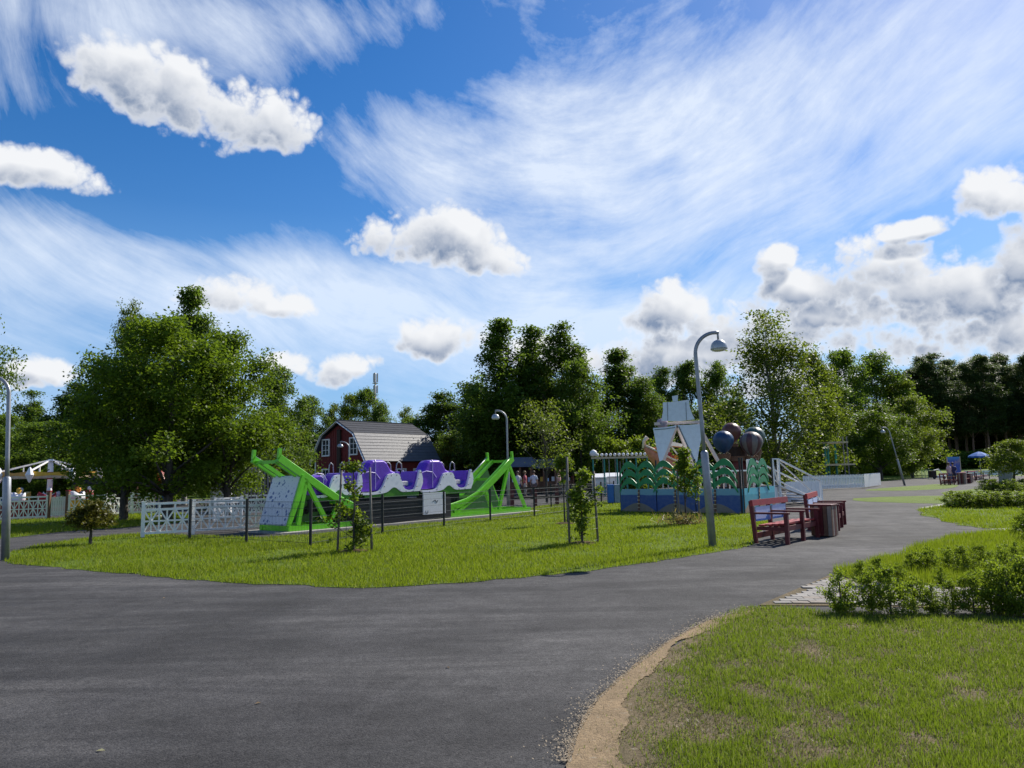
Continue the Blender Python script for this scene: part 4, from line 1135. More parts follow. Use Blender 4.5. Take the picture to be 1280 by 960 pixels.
def window(parent, x, y, z, wd, ht, side):
    fr = MB(); T = .11
    f = lambda a0, b0, a1, b1, d0, d1: fr.box(x - d1, a0, b0, x - d0, a1, b1) if side == 'x' else fr.box(a0, y - d1, b0, a1, y - d0, b1)
    c = y if side == 'x' else x
    f(c - wd / 2 - T, z - T, c + wd / 2 + T, z, 0, .09); f(c - wd / 2 - T, z + ht, c + wd / 2 + T, z + ht + T, 0, .09)
    f(c - wd / 2 - T, z, c - wd / 2, z + ht, 0, .085); f(c + wd / 2, z, c + wd / 2 + T, z + ht, 0, .085)
    f(c - .025, z, c + .025, z + ht, 0, .06)
    for q in (1, 2): f(c - wd / 2, z + ht * q / 3 - .02, c - .026, z + ht * q / 3 + .02, 0, .05); f(c + .026, z + ht * q / 3 - .02, c + wd / 2, z + ht * q / 3 + .02, 0, .05)
    w_ = fr.build('window', WHITE, parent)
    for s_ in (-1, 1):
        for q in range(3):
            pn = MB(); a0, a1 = (c - wd / 2 + .01, c - .03) if s_ < 0 else (c + .03, c + wd / 2 - .01)
            if side == 'x': pn.box(x - .03, a0, z + ht * q / 3 + .025, x - .01, a1, z + ht * (q + 1) / 3 - .025)
            else: pn.box(a0, y - .03, z + ht * q / 3 + .025, a1, y - .01, z + ht * (q + 1) / 3 - .025)
            pn.build('pane', GLASS, w_)
for y in (1.75, GW - 1.75):
    window(barn, .215, y, 3.55, .85, 1.3, 'x'); window(barn, .215, y, .95, .85, 1.3, 'x')
for x in (2.2, 4.2, 6.2): window(barn, x, .25, .95, .9, 1.2, 'y')
# low roof beyond the barn
q = at(552, 590, 74); t = thing('low_shed', 'low dark shed with a small hipped roof at the far end of the barn', 'shed', (q.x, q.y, 0), .5)
m_ = MB(); m_.box(-1.8, -1.5, 0, 1.8, 1.5, 2.0); m_.build('wall', DKWOOD, t)
m_ = MB(); m_.add([(-2.3, -2, 2.0), (2.3, -2, 2.0), (2.3, 2, 2.0), (-2.3, 2, 2.0), (-.3, 0, 3.2), (.3, 0, 3.2)], [(0, 1, 5, 4), (1, 2, 5), (2, 3, 4, 5), (3, 0, 4), (3, 2, 1, 0)]); m_.build('roof', SLATE, t)

# antenna mast
q = at(469, 560, 150); t = thing('antenna_mast', 'grey mobile antenna mast standing above the trees behind the barn', 'antenna mast', (q.x, q.y, 0))
zt = at(469, 466, 150).z
m_ = MB(); m_.tube([(0, 0, 0), (0, 0, zt)], [.35, .16], 8); m_.build('pole', GALV, t, True)
for z0, z1, r in ((zt - 1.9, zt - .1, .42), (zt - 4.2, zt - 2.6, .40), (zt - 6.3, zt - 5.2, .38)):
    for k in range(3):
        an = k * 2.094 + .4
        m_ = MB(); m_.tube([(math.cos(an) * r, math.sin(an) * r, z0), (math.cos(an) * r, math.sin(an) * r, z1)], .16, 6); m_.build('antenna_panel', GALV, t)
for z in (zt - 2.2, zt - 4.6, zt - 6.6):
    m_ = MB(); m_.tube([(0, 0, z), (0, 0, z + .12)], .6, 10); m_.build('bracket', GALV, t)
# ------------------------------------------------------------------ palm fence with painted sea boards
def sea_mat(name, deep, mid, sand):
    m, nt, b = mat_base(name)
    P = nt.n('ShaderNodeTexCoord').outputs['Object']; x, y, z = nt.sep(P)
    wob = nt.noise(P, 2.5, 3, .5)
    band = nt.mr(nt.m('ADD', z, nt.m('MULTIPLY', wob, .06)), .68, .72)
    c = nt.mix(band, deep, mid)
    hill = nt.m('ADD', nt.m('MULTIPLY', nt.m('ABSOLUTE', nt.m('SINE', nt.m('MULTIPLY', x, 1.95))), .34), .03)
    s_ = nt.mr(nt.m('SUBTRACT', hill, z), -.01, .02)
    c = nt.mix(s_, c, nt.mix(nt.noise(P, 18, 3, .6), sand, tuple(q * .75 for q in sand)))
    c = nt.mix(nt.mr(nt.noise(P, 7, 5, .6), .4, .8, 0, .25), c, (.25, .3, .35))
    nt.put(b.inputs['Base Color'], c); b.inputs['Roughness'].default_value = .35
    return m
SEA = sea_mat('painted_sea', (0.018, 0.07, 0.26), (0.16, 0.36, 0.46), (0.24, 0.20, 0.16))
SEA2 = sea_mat('painted_lagoon', (0.02, 0.26, 0.36), (0.05, 0.40, 0.52), (0.34, 0.22, 0.15))

def frond(mb, x0, z0, side, span, rise, y, th=.03):
    """a leaf arching out from the stem and down again, broader in the middle"""
    up, lo = [], []
    for i in range(15):
        t = i / 14; x = x0 + side * span * t ** .85
        zc = z0 + rise * math.sin(math.pi * min(1, t * .92 + .06)) ** .8 - .16 * t * t
        wd = .045 + .085 * math.sin(math.pi * min(1, .12 + t * .88))
        up.append((x, zc + wd)); lo.append((x, zc - wd * (1.0 if i % 2 else .72)))
    mb.strip([[(p[0], y, p[1]) for p in up], [(q[0], y, q[1]) for q in lo]])
    mb.strip([[(q[0], y + th, q[1]) for q in lo], [(p[0], y + th, p[1]) for p in up]])
    mb.strip([[(p[0], y + th, p[1]) for p in up], [(p[0], y, p[1]) for p in up]])
    mb.strip([[(q[0], y, q[1]) for q in lo], [(q[0], y + th, q[1]) for q in lo]])
def palm_fence(label, a, b, palms, posts, m, H_=.9):
    a, b = Vector((a[0], a[1], 0)), Vector((b[0], b[1], 0)); d = b - a; L = d.length
    t = thing('palm_fence', label, 'fence', a, math.atan2(d.y, d.x), 'painted palm fence of the balloon ride')
    cuts = [0] + [p for p in posts if 0 < p < L] + [L]
    for x0, x1 in zip(cuts, cuts[1:]):
        m_ = MB(); m_.box(x0 + .02, 0, .03, x1 - .02, .03, H_); m_.build('painted_board', m, t)
    for x in [0] + list(posts) + [L]:
        m_ = MB(); m_.box(x - .025, .034, -.05, x + .025, .09, 2.0); m_.build('post', BLACK, t)
    for x, sp in palms:
        pl = MB(); pl.bar((x, -.012, .08), (x + .03, -.012, H_ - .02), .07, .02, (0, 1, 0)); tr = pl.build('palm_stem', BROWN, t)
        for k in range(5):
            r_ = MB(); r_.box(x - .05, -.028, .18 + k * .14, x + .06, -.024, .21 + k * .14); r_.build('ring', TANW, tr)
        pl = MB(); pl.bar((x, .0, H_ + .005), (x, .0, 1.66), .10, .04, (0, 1, 0)); pl.build('palm_stem', PALM, t)
        for z in (.90, 1.22, 1.54):
            for s_ in (-1, 1):
                f_ = MB(); frond(f_, x, z, s_, sp, .35, -.02 - .008 * (s_ + 1)); f_.build('frond', PALM, t)
    return t
pa, pb, pc = G(776, 640), G(930, 643), G(970, 636)
Lf = (pb - pa).length
palm_fence('front of the palm fence with dark blue sea boards and sandy islands', pa, pb, [(Lf * .165, .84), (Lf * .475, .90), (Lf * .79, .90)], [Lf * .32, Lf * .64], SEA)
Ls = (pc - pb).length
palm_fence('turquoise side of the palm fence facing the red bench', pb, pc, [(Ls * .47, 1.25)], [Ls * .47], SEA2)

# deck behind the palms
ua = (pb - pa).normalized(); va = Vector((-ua.y, ua.x, 0))
t = thing('ride_deck', 'raised pale deck behind the palm fence carrying the swing boat', 'deck', pa + va * .6, math.atan2(ua.y, ua.x))
m_ = MB(); m_.box(.2, 0, .62, 4.5, 2.6, .70); m_.build('deck_floor', paint('pale_deck', (.50, .47, .45), .7, .1), t)
for i in range(5):
    m_ = MB(); m_.box(.2 + i * .9, -.03, .1, .28 + i * .9, -.003, .68); m_.build('leg', GREY, t)
m_ = MB()
m_.box(.2, 2.49, 1.503, 4.5, 2.55, 1.56); m_.build('top_rail', WHITE, t)
m_ = MB(); m_.box(0, 2.5, .703, .04, 2.54, 1.5); me = m_.mesh('baluster', PINKW)
for i in range(18): shared('baluster', me, t, (.2 + i * .25, 0, 0))

# ------------------------------------------------------------------ swing boat with grey sails
YS = 31.5
def sp(px_, py_, dy=0): return at(px_, py_, YS + dy)
c0_ = sp(848, 600); c0_.z = 0
t = thing('swing_boat', 'pirate swing boat with grey board sails on an A frame behind the palm fence', 'amusement ride', c0_)
def loc(px_, py_, dy=0): return sp(px_, py_, dy) - c0_
def board(name, pts, m, parent, th=.06, dy=0):
    b_ = MB(); b_.prism([loc(x, y, dy) for x, y in pts], (0, th, 0)); return b_.build(name, m, parent)
top = board('top_sail', [(829, 503), (838, 502.5), (848, 501.5), (861, 499.5), (862, 508), (865, 517), (868.5, 524), (850, 526.5), (827, 526), (829, 515)], SAILG, t)
for x0, x1 in ((834, 834.5), (857, 858)):
    board('seam', [(x0, 503), (x0 + .6, 503), (x1 + .6, 526), (x1, 526)], SEAM, top, .01, -.015)
board('top_cap', [(840.5, 495), (847.5, 494), (847.2, 501.3), (841.5, 501.8)], SAILG, t, .08, -.01)
ls = board('lower_sail', [(816.5, 535), (832, 534), (846, 531.5), (839, 548), (832, 566), (825.5, 581), (821, 560)], SAILG, t)
rs_ = board('lower_sail', [(847, 531.5), (862, 531), (879, 529.5), (877.5, 545), (874, 560), (871.5, 578), (869, 580), (858, 556)], SAILG, t, .06, .012)
board('seam', [(847.8, 533.2), (849.2, 533), (869.5, 577), (868.5, 578.2)], SEAM, rs_, .01, -.015)
board('seam', [(818, 536.6), (832, 535.6), (844, 533.8), (844, 534.8), (832, 536.6), (818, 537.6)], SEAM, ls, .01, -.015)
m_ = MB()
m_.bar(loc(818, 530, .2), loc(880, 527, .2), .10, .12); m_.build('yard', PINKW, t)
for p, q in (((846, 531), (869, 590)), ((846, 531), (824, 590)), ((872, 530), (906, 592))):
    for dy in (.3, 2.4):
        m_ = MB(); m_.bar(loc(*p, dy), loc(*q, dy), .13, .13); m_.build('frame_leg', PINKW, t)
m_ = MB(); m_.bar(loc(846, 532, .3), loc(846, 532, 2.4), .16, .16); m_.build('axle', DKWOOD, t)
m_ = MB()
m_.lathe([(.05, .2), (.20, .16), (.26, 0), (.20, -.16), (.05, -.2)], 12, loc(828, 529, .35)); m_.build('rolled_sail', paint('mauve_cloth', (.30, .25, .32), .8), t, True)
# the boat, tilted up at its left end
boat = MB(); rings = []
bl, br_ = loc(805, 560, 1.3), loc(868, 588, 1.3)
dirb = (br_ - bl).normalized(); LB = (br_ - bl).length
upb = Vector((-dirb.z, 0, dirb.x))
for i in range(13):
    t_ = i / 12; wdt = .62 * math.sin(math.pi * (.08 + .84 * t_)) ** .6; sag = -.62 * math.sin(math.pi * t_) ** .8
    ctr = bl + dirb * (LB * t_)
    rings.append([ctr + Vector((0, wdt, 0)) + upb * (.10 * abs(2 * t_ - 1)), ctr + Vector((0, wdt * .7, 0)) + upb * sag * .7, ctr + upb * sag, ctr + Vector((0, -wdt * .7, 0)) + upb * sag * .7, ctr + Vector((0, -wdt, 0)) + upb * (.10 * abs(2 * t_ - 1))])
boat.loft(rings); boat.build('hull', paint('boat_hull', (.55, .20, .12), .5, .2, dirt=(.62, .55, .5)), t, True)
for s_ in (0, 4):
    m_ = MB(); m_.tube([r[s_] for r in rings], .045, 6); m_.build('gunwale', paint('cream_paint', (.70, .58, .45), .5), t, True)
m_ = MB(); m_.tube([bl + Vector((0, 0, 0)), bl + upb * .28 - dirb * .12, bl + upb * .5 - dirb * .05], [.09, .07, .10], 8); m_.build('figurehead', MATS['cream_paint'], t, True)
for k, c_ in enumerate((ORANGE, RED, ORANGE, RED)):
    q = bl + dirb * (LB * (.25 + .18 * k))
    m_ = MB(); m_.bar(q + Vector((0, -.5, .12)), q + Vector((0, .5, .12)), .28, .26, upb); m_.build('bench_seat', c_, t, False, .02)
for p, q in (((838, 556), (858, 584)), ((858, 556), (838, 584)), ((836, 555), (836, 586)), ((860, 556), (860, 588))):
    m_ = MB(); m_.bar(loc(*p, 1.0), loc(*q, 1.0), .06, .06); m_.build('hanger', WHITE, t)
board('canopy_board', [(840, 552), (857, 556), (857, 558.5), (838.5, 557)], WHITE, t, .8, .7)

# ------------------------------------------------------------------ balloons
def stripe_mat(name, cols, n):
    m, nt, b = mat_base(name)
    P = nt.n('ShaderNodeTexCoord').outputs['Object']; x, y, z = nt.sep(P)
    a_ = nt.m('FRACT', nt.m('MULTIPLY', nt.m('ADD', nt.m('ARCTAN2', y, x), 3.2), n / 6.2832))
    c = nt.mix(nt.mr(a_, .48, .52), cols[0], cols[1])
    nt.put(b.inputs['Base Color'], nt.mix(nt.mr(nt.noise(P, 6, 4, .6), .4, .8, 0, .3), c, (.05, .05, .06)))
    b.inputs['Roughness'].default_value = .4
    return m
def balloon(label, pxx, py, Y, dpx, cols, n):
    p = at(pxx, py, Y); r = dpx / 2 / FPX * Y
    t = thing('ride_balloon', label, 'balloon', p, .3, 'hot air balloons of the kiddie ride')
    nseg = 12
    for k in range(nseg):
        m_ = MB(); rows_ = []
        for i in range(13):
            f = i / 12; a_ = math.pi * f * .93
            rr_ = r * math.sin(a_) * (1 if a_ < 1.6 else 1 - .25 * (a_ - 1.6)) + .015; zz = r * math.cos(a_) * (1 if a_ < 1.57 else 1.25)
            row = []
            for j in range(4):
                an = (k + j / 3) * 2 * math.pi / nseg; bul = 1 + .035 * math.sin(math.pi * j / 3)
                row.append((rr_ * bul * math.cos(an), rr_ * bul * math.sin(an), zz))
            rows_.append(row)
        m_.strip(rows_[::-1]); m_.build('gore', cols[(k // n) % len(cols)], t, True)
    m_ = MB(); m_.tube([(0, 0, -r * 1.2), (0, 0, -p.z + .7)], .05, 6); m_.build('pole', GALV, t)
    zb = -r * 1.2 - .55
    m_ = MB(); m_.lathe([(.24, 0), (.34, .45), (.36, .5), (.30, .5)], 12, (0, 0, zb)); m_.build('basket', BROWN, t)
    for k in range(4):
        an = k * math.pi / 2 + .5
        m_ = MB(); m_.tube([(.34 * math.cos(an), .34 * math.sin(an), zb + .5), (.16 * math.cos(an), .16 * math.sin(an), -r * 1.12)], .012, 5); m_.build('rope', TANW, t)
    return t
bb = [paint('balloon_blue', (.02, .05, .115), .4, .2), paint('balloon_deep_blue', (.022, .065, .14), .4, .2)]
br2 = [paint('balloon_rust', (.12, .045, .033), .4, .2), paint('balloon_wine', (.12, .04, .045), .4, .2)]
bs = [paint('balloon_grey', (.15, .135, .13), .5, .2), paint('balloon_brown', (.085, .04, .045), .5, .2)]
bg_ = [paint('balloon_green', (.05, .095, .075), .4, .2), paint('balloon_olive', (.06, .10, .085), .4, .2)]
balloon('dark blue ride balloon nearest the lamp post', 904, 551, 38, 25, bb, 3)
balloon('rust brown ride balloon behind the blue one', 914, 540, 40.5, 23, br2, 3)
balloon('grey and brown striped ride balloon on the right', 939, 553, 38, 27, bs, 1)
balloon('dull green ride balloon peeping out behind the striped one', 943, 546, 40.5, 25, bg_, 3)
q = at(922, 600, 39); t = thing('balloon_hub', 'brown stepped centre drum between the ride balloons', 'ride hub', (q.x, q.y, 0))
for k, (r, z0, z1) in enumerate(((1.5, .1, .7), (.9, .7, 1.5), (.75, 1.5, 2.0), (.95, 2.0, 2.25), (.6, 2.25, 2.75))):
    m_ = MB(); m_.lathe([(r, z0 + .002), (r * .96, z1)], 18); m_.build('drum', [DKWOOD, BROWN, DKRED, BROWN, DKWOOD][k], t)

# ------------------------------------------------------------------ white stairs and ramp
sa = at(966, 600, 31.0); sa.z = 0; sb = at(1026, 600, 33.6); sb.z = 0; sd = sb - sa
t = thing('white_stairs', 'white wooden stairs with braced handrails going down right from the palm fence', 'stairs', sa, math.atan2(sd.y, sd.x))
Ln = sd.length; SW = 1.15
def hz(x): return 1.0 - .98 * max(0, min(1, (x - .45) / (Ln - .5)))
nst = 7
for i in range(nst):
    x = .45 + (Ln - .5) * i / nst
    m_ = MB(); m_.box(x, .03, hz(x) - .16, x + .30, SW - .03, hz(x) - .12); m_.build('tread', GREY, t)
m_ = MB(); m_.box(0, .03, .84, .46, SW - .03, .90); m_.build('landing', GREY, t)
for y in (0, SW):
    m_ = MB(); m_.bar((.45, y, .84), (Ln - .05, y, .05), .04, .20, (0, 1, 0)); m_.build('stringer', WHITE, t)
    for x in (.04, .50, Ln - .03):
        m_ = MB(); m_.box(x - .04, y - .045, 0, x + .04, y + .045, hz(x) + .98); m_.build('post', WHITE, t)
    m_ = MB(); m_.bar((.04, y, 1.98), (.5, y, 1.98), .09, .05); m_.bar((.5, y, 1.98), (Ln + .12, y, .96), .09, .05); m_.build('handrail', WHITE, t)
    m_ = MB(); m_.bar((.54, y, 1.05), (Ln - .1, y, .12), .06, .04); m_.build('lower_rail', WHITE, t)
    m_ = MB(); m_.bar((.54, y + .028, 1.90), (Ln - .1, y + .028, .20), .07, .02); m_.build('brace', WHITE, t)
    m_ = MB(); m_.bar((.08, y + .03, 1.9), (.46, y + .03, .95), .06, .02); m_.build('brace', WHITE, t)
m_ = MB(); m_.box(.05, .08, .10, .49, SW - .08, .82); m_.build('base_box', WHITE, t)
q0, q1 = at(984, 626, 33.5), at(1026, 626, 34.5); dd = q1 - q0
t = thing('pale_panel_fence', 'low pale boarded barrier behind the white stairs', 'barrier', (q0.x, q0.y, 0), math.atan2(dd.y, dd.x))
Lq = dd.length
for i in range(8):
    m_ = MB(); m_.box(i * Lq / 8, 0, .08, (i + 1) * Lq / 8 - .015, .03, .98); m_.build('board', TARP, t)
m_ = MB(); m_.box(-.03, .032, .2, Lq + .03, .07, .28); m_.build('rail', TARP, t)
m_ = MB(); m_.box(-.04, .031, .8, Lq + .04, .07, .9); m_.build('rail', TARP, t)

# ------------------------------------------------------------------ red benches
def red_bench(label, p, q, group='dark red benches along the path', back=True, pads=True):
    p, q = Vector((p.x, p.y, 0)), Vector((q.x, q.y, 0)); d = q - p; L = d.length
    t = thing('park_bench', label, 'bench', p, math.atan2(d.y, d.x), group)
    DP = .68
    xs_ = (0.04, L / 2, L - .04)
    fl = MB(); fl.box(-.04, -.04, 0, .04, .04, .62); flm = fl.mesh('front_leg', DKRED)
    bl_ = MB(); bl_.bar((0, DP, 0), (0, DP + .07, .90), .08, .07, (1, 0, 0)); blm = bl_.mesh('back_post', DKRED)
    ar = MB(); ar.box(-.05, -.07, .622, .05, DP + .02, .662); arm = ar.mesh('arm', DKRED)
    sr = MB(); sr.box(-.03, .042, .28, .03, DP - .045, .36); srm = sr.mesh('side_rail', DKRED)
    for x in xs_:
        shared('front_leg', flm, t, (x, 0, 0)); shared('back_post', blm, t, (x, 0, 0)); shared('arm', arm, t, (x, 0, 0)); shared('side_rail', srm, t, (x, 0, 0))
    sl_ = MB(); sl_.box(-.03, -.055, 0, L + .03, .055, .035); slm = sl_.mesh('seat_slat', RED)
    for k in range(4): shared('seat_slat', slm, t, (0, .085 + k * .145, .405 - k * .012))
    fr = MB(); fr.box(.085, .0, .27, L - .085, .035, .375); fr.build('apron', DKRED, t)
    tr = MB(); tr.box(-.06, -.03, -.065, L + .06, .03, .065); trm = tr.mesh('back_slat', RED)
    o = shared('back_slat', trm, t, (0, DP + .02, .86), (rad(-4), 0, 0))
    if pads:
        for k, (x0, x1) in enumerate(((.10, L / 2 - .07), (L / 2 + .07, L - .10))):
            bp = MB(); bp.box(x0, DP - .005, .46, x1, DP + .02, .77); b_ = bp.build('printed_back_board', LBLUE, t)
            pr_ = MB(); pr_.add([(x1 - .3, DP - .010, .50), (x1 - .06, DP - .010, .50), (x1 - .06, DP - .010, .66), (x1 - .16, DP - .010, .60)], [(0, 1, 2, 3)])
            pr_.prism([(x0 + .01, DP - .009, .462), (x1 - .01, DP - .009, .462), (x1 - .01, DP - .009, .50), (x0 + .01, DP - .009, .51)], (0, .002, 0))
            pr_.build('print', BLUE, b_)
    lo_ = MB(); lo_.box(.085, DP - .02, .10, L - .085, DP + .015, .22); lo_.build('low_back_slat', DKRED, t)
    return t
red_bench('nearest dark red bench with pale blue back boards, by the lawn edge', G(984, 681), G(1023, 671.5))
red_bench('second dark red bench just beyond the slatted litter bin', G(1048, 663.5), G(1056.5, 655.5))
# litter bins with wooden slats
def bin_(label, p, s=1.0, group='slatted litter bins'):
    t = thing('litter_bin', label, 'litter bin', p, .9, group)
    m_ = MB(); m_.box(-.20, -.20, .05, .20, .20, .66); m_.build('liner', DKWOOD, t)
    sl_ = MB(); sl_.box(-.042, -.014, .02, .042, .014, .70); sme = [sl_.mesh('slat', k) for k in (BROWN, DKRED, paint('weathered_slat', (.30, .24, .19), .8, .2))]
    for side in range(4):
        a_ = side * math.pi / 2
        for k in range(5):
            x = -.19 + k * .095; 
            shared('slat', sme[(k * 2 + side) % 3], t, (x * math.cos(a_) + .225 * math.sin(a_), x * math.sin(a_) - .225 * math.cos(a_), 0), (0, 0, a_))
    m_ = MB(); m_.box(-.25, -.25, .702, .25, .25, .74); m_.build('lid', DKRED, t, False, .008)
    t.scale = (s, s, s); return t
bn = bin_('slatted litter bin standing between the two near red benches', G(1031.5, 670), 1.0)
dup(bn, 'dark red litter bin beside the far row of benches', G(1203, 605.5), scale=(1.25, 1.25, 1.25))
dup(bn, 'litter bin in the middle of the far row of benches', G(1211, 604), scale=(1.1, 1.1, 1.1))
# far benches
fb = red_bench('far bench with its side to us at the left end of the far row', G(1188, 606.5), G(1198, 605.8), 'benches of the far row', True, False)
fb2 = red_bench('far bench in the middle of the far row', G(1213, 604.5), G(1219, 601.8), 'benches of the far row', True, False)
fb3 = red_bench('long far bench at the right end of the far row under the blue parasol', G(1221, 600.5), G(1237, 598.3), 'benches of the far row', True, False)

# ------------------------------------------------------------------ far right
def parasol(label, p, r, h, m):
    t = thing('parasol', label, 'parasol', p)
    a = MB(); a.tube([(0, 0, 0), (0, 0, h)], .035, 8); a.build('pole', GALV, t)
    a = MB(); a.lathe([(.25, 0), (.25, .08), (.05, .12)], 12); a.build('base', CONC, t)
    for k in range(8):
        a0, a1 = k * math.pi / 4, (k + 1) * math.pi / 4
        rows_ = []
        for f in (0, .3, .65, 1):
            z = h + .35 - .45 * f ** 1.4; rows_.append([(r * f * math.cos(q) + .001, r * f * math.sin(q), z - (.05 * f if j == 1 else 0)) for j, q in enumerate((a0, (a0 + a1) / 2, a1))])
        rows_.append([(x, y, z - .16) for x, y, z in rows_[-1]])
        c_ = MB(); c_.strip(rows_[::-1]); c_.build('panel', m, t)
    return t
pg_ = at(1226, 592, 80)
parasol('blue parasol over the long far bench', (pg_.x, pg_.y, gz(pg_.x, pg_.y)), 1.05, at(1226, 565, 80).z - gz(pg_.x, pg_.y) - .3, paint('parasol_blue', (.05, .17, .48), .7, .1, spec=.1))
pg_ = at(198, 625, 33)
parasol('small red parasol left behind the first lattice fence', (pg_.x, pg_.y, 0), .5, 1.75, RED)

def person(label, p, rz_, shirt, pants, hair, skin=(.45, .28, .20), h=1.72, arm_up=False):
    t = thing('person', label, 'person', p, rz_, None)
    k = h / 1.75
    bmv = [(0, 0, .95), (0, 0, 1.15), (0, 0, 1.36), (0, .01, 1.48), (0, -.005, 1.56), (0, -.01, 1.66), (0, 0, 1.75)]
    rad_ = [.13, .125, .15, .065, .058, .098, .06]
    ed = [(0, 1), (1, 2), (2, 3), (3, 4), (4, 5), (5, 6)]
    for s_ in (-1, 1):
        o = len(bmv); bmv += [(s_ * .10, 0, .86), (s_ * .11, -.02, .50), (s_ * .115, .02, .09), (s_ * .12, -.13, .04)]; rad_ += [.088, .062, .042, .035]
        ed += [(0, o), (o, o + 1), (o + 1, o + 2), (o + 2, o + 3)]
        o = len(bmv)
        el_, hd = ((s_ * .27, .02, 1.10), (s_ * .20, -.22, 1.15)) if arm_up else ((s_ * .25, .03, 1.10), (s_ * .27, -.06, .86))
        bmv += [(s_ * .18, 0, 1.40), el_, hd]; rad_ += [.058, .042, .032]; ed += [(2, o), (o, o + 1), (o + 1, o + 2)]
        hv = Vector(hd); dv = (hv - Vector(el_)).normalized()
        for q in range(5):       # five fingers
            o2 = len(bmv); off = Vector((.0, (q - 2) * .018, 0)); bmv.append(tuple(hv + dv * (.05 if q else .03) + off)); bmv.append(tuple(hv + dv * (.09 + .012 * (q in (2, 3)) - .03 * (q == 0)) + off * 1.3)); rad_ += [.012, .008]
            ed += [(o + 2, o2), (o2, o2 + 1)]
    me = bpy.data.meshes.new('body'); me.from_pydata([tuple(c * k for c in v) for v in bmv], ed, []); me.materials.append(paint('skin_%d' % int(skin[0] * 100), skin, .55, .05))
    b_ = bpy.data.objects.new('body', me); COL.objects.link(b_); b_.parent = t
    sk = b_.modifiers.new('skin', 'SKIN'); 
    for i, v in enumerate(me.skin_vertices[0].data): v.radius = (rad_[i] * k,) * 2; v.use_root = i == 0
    b_.modifiers.new('smooth', 'SUBSURF').levels = 1
    def ring(c, rx_, ry_, n=12): return [(c[0] * k + rx_ * k * math.cos(2 * math.pi * j / n), c[1] * k + ry_ * k * math.sin(2 * math.pi * j / n), c[2] * k) for j in range(n)]
    m_ = MB(); m_.loft([ring((0, 0, .84), .185, .135), ring((0, 0, 1.0), .175, .13), ring((0, 0, 1.15), .17, .13), ring((0, 0, 1.33), .20, .14), ring((0, 0, 1.44), .16, .11), ring((0, 0, 1.49), .075, .075)])
    for s_ in (-1, 1): m_.tube([(s_ * .15 * k, 0, 1.42 * k), (s_ * .22 * k, .01, 1.27 * k), (s_ * .25 * k, .02, 1.16 * k)], [.075 * k, .07 * k, .068 * k], 8)
    m_.build('shirt', paint('cloth_%s' % '_'.join('%d' % (c * 99) for c in shirt), shirt, .85, .1), t, True)
    m_ = MB()
    for s_ in (-1, 1): m_.tube([(s_ * .085 * k, 0, .93 * k), (s_ * .105 * k, 0, .85 * k), (s_ * .112 * k, -.02, .5 * k), (s_ * .117 * k, .015, .10 * k)], [.10 * k, .118 * k, .085 * k, .068 * k], 10)
    m_.build('trousers', paint('cloth_%s' % '_'.join('%d' % (c * 99) for c in pants), pants, .85, .1), t, True)
    m_ = MB(); m_.lathe([(.02, .115), (.075, .10), (.112, .04), (.115, -.03), (.09, -.08), (.03, -.085)], 12, (0, .025 * k, 1.70 * k)); m_.build('hair', paint('hair_%s' % '_'.join('%d' % (c * 99) for c in hair), hair, .6, .2), t, True)
    m_ = MB()
    for s_ in (-1, 1): m_.lathe([(.004, .008), (.010, .004), (.010, -.004), (.004, -.008)], 6, (s_ * .035 * k, -.103 * k, 1.665 * k))
    m_.lathe([(.004, .03), (.014, 0), (.010, -.012)], 6, (0, -.108 * k, 1.63 * k)); m_.lathe([(.022, .004), (.022, -.004)], 6, (0, -.092 * k, 1.585 * k)); m_.build('face', DKRED, t)
    return t
def gp(px_, Y): 
    q = at(px_, 590, Y); return (q.x, q.y, gz(q.x, q.y))
person('person in a pale pink top standing in front of the blue picture board', gp(1186.5, 62), .4, (.60, .38, .38), (.10, .13, .22), (.10, .06, .03))
person('person in a dark blue top beside the one in pink, before the picture board', gp(1191.5, 62.5), -.3, (.035, .035, .10), (.04, .04, .07), (.05, .03, .02), arm_up=True)
person('person in a blue jacket under the small red parasol', gp(202, 34), .8, (.05, .12, .40), (.04, .06, .16), (.20, .12, .05))
for i, (x, Y, sh, pn, hr, lab) in enumerate(((647, 52, (.65, .62, .60), (.08, .09, .15), (.1, .06, .04), 'person in a white top by the brown stalls, leftmost there'), (656, 53, (.45, .10, .12), (.5, .45, .4), (.2, .13, .06), 'person in a red top by the brown stalls'),
        (667, 54, (.55, .60, .68), (.12, .10, .10), (.08, .05, .03), 'person in a pale blue top by the brown stalls'), (698, 50, (.60, .35, .28), (.05, .05, .06), (.2, .1, .05), 'person in a salmon top right of the airy young tree'),
        (705, 51, (.05, .05, .06), (.35, .33, .3), (.05, .03, .02), 'person in black right of the airy young tree'))):
    person(lab, gp(x, Y), i * 1.3 + .4, sh, pn, hr)

# blue picture board
q = at(1193, 590, 72); t = thing('picture_board', 'blue painted picture board standing behind the two people on the right', 'board', (q.x, q.y, gz(q.x, q.y)), .1)
def pic_mat():
    m, nt, b = mat_base('painted_picture')
    P = nt.n('ShaderNodeTexCoord').outputs['Object']; x, y, z = nt.sep(P)
    f = nt.noise(nt.vm('MULTIPLY', P, (3.2, 1, .9)), 1.6, 4, .6)
    c = nt.mix(nt.mr(z, 1.9, 2.3), (.05, .10, .40), (.06, .30, .60)); c = nt.mix(nt.mr(f, .55, .62, 0, .9), c, (.40, .28, .30)); c = nt.mix(nt.mr(f, .34, .28), c, (.02, .05, .25))
    nt.put(b.inputs['Base Color'], c); b.inputs['Roughness'].default_value = .5
    return m
m_ = MB(); m_.box(-.62, -.03, .55, .62, .03, 2.32); m_.build('picture_panel', pic_mat(), t)
for x in (-.66, .66):
    m_ = MB(); m_.box(x - .04, -.04, 0, x + .04, .04, 2.36); m_.build('post', TANW, t)
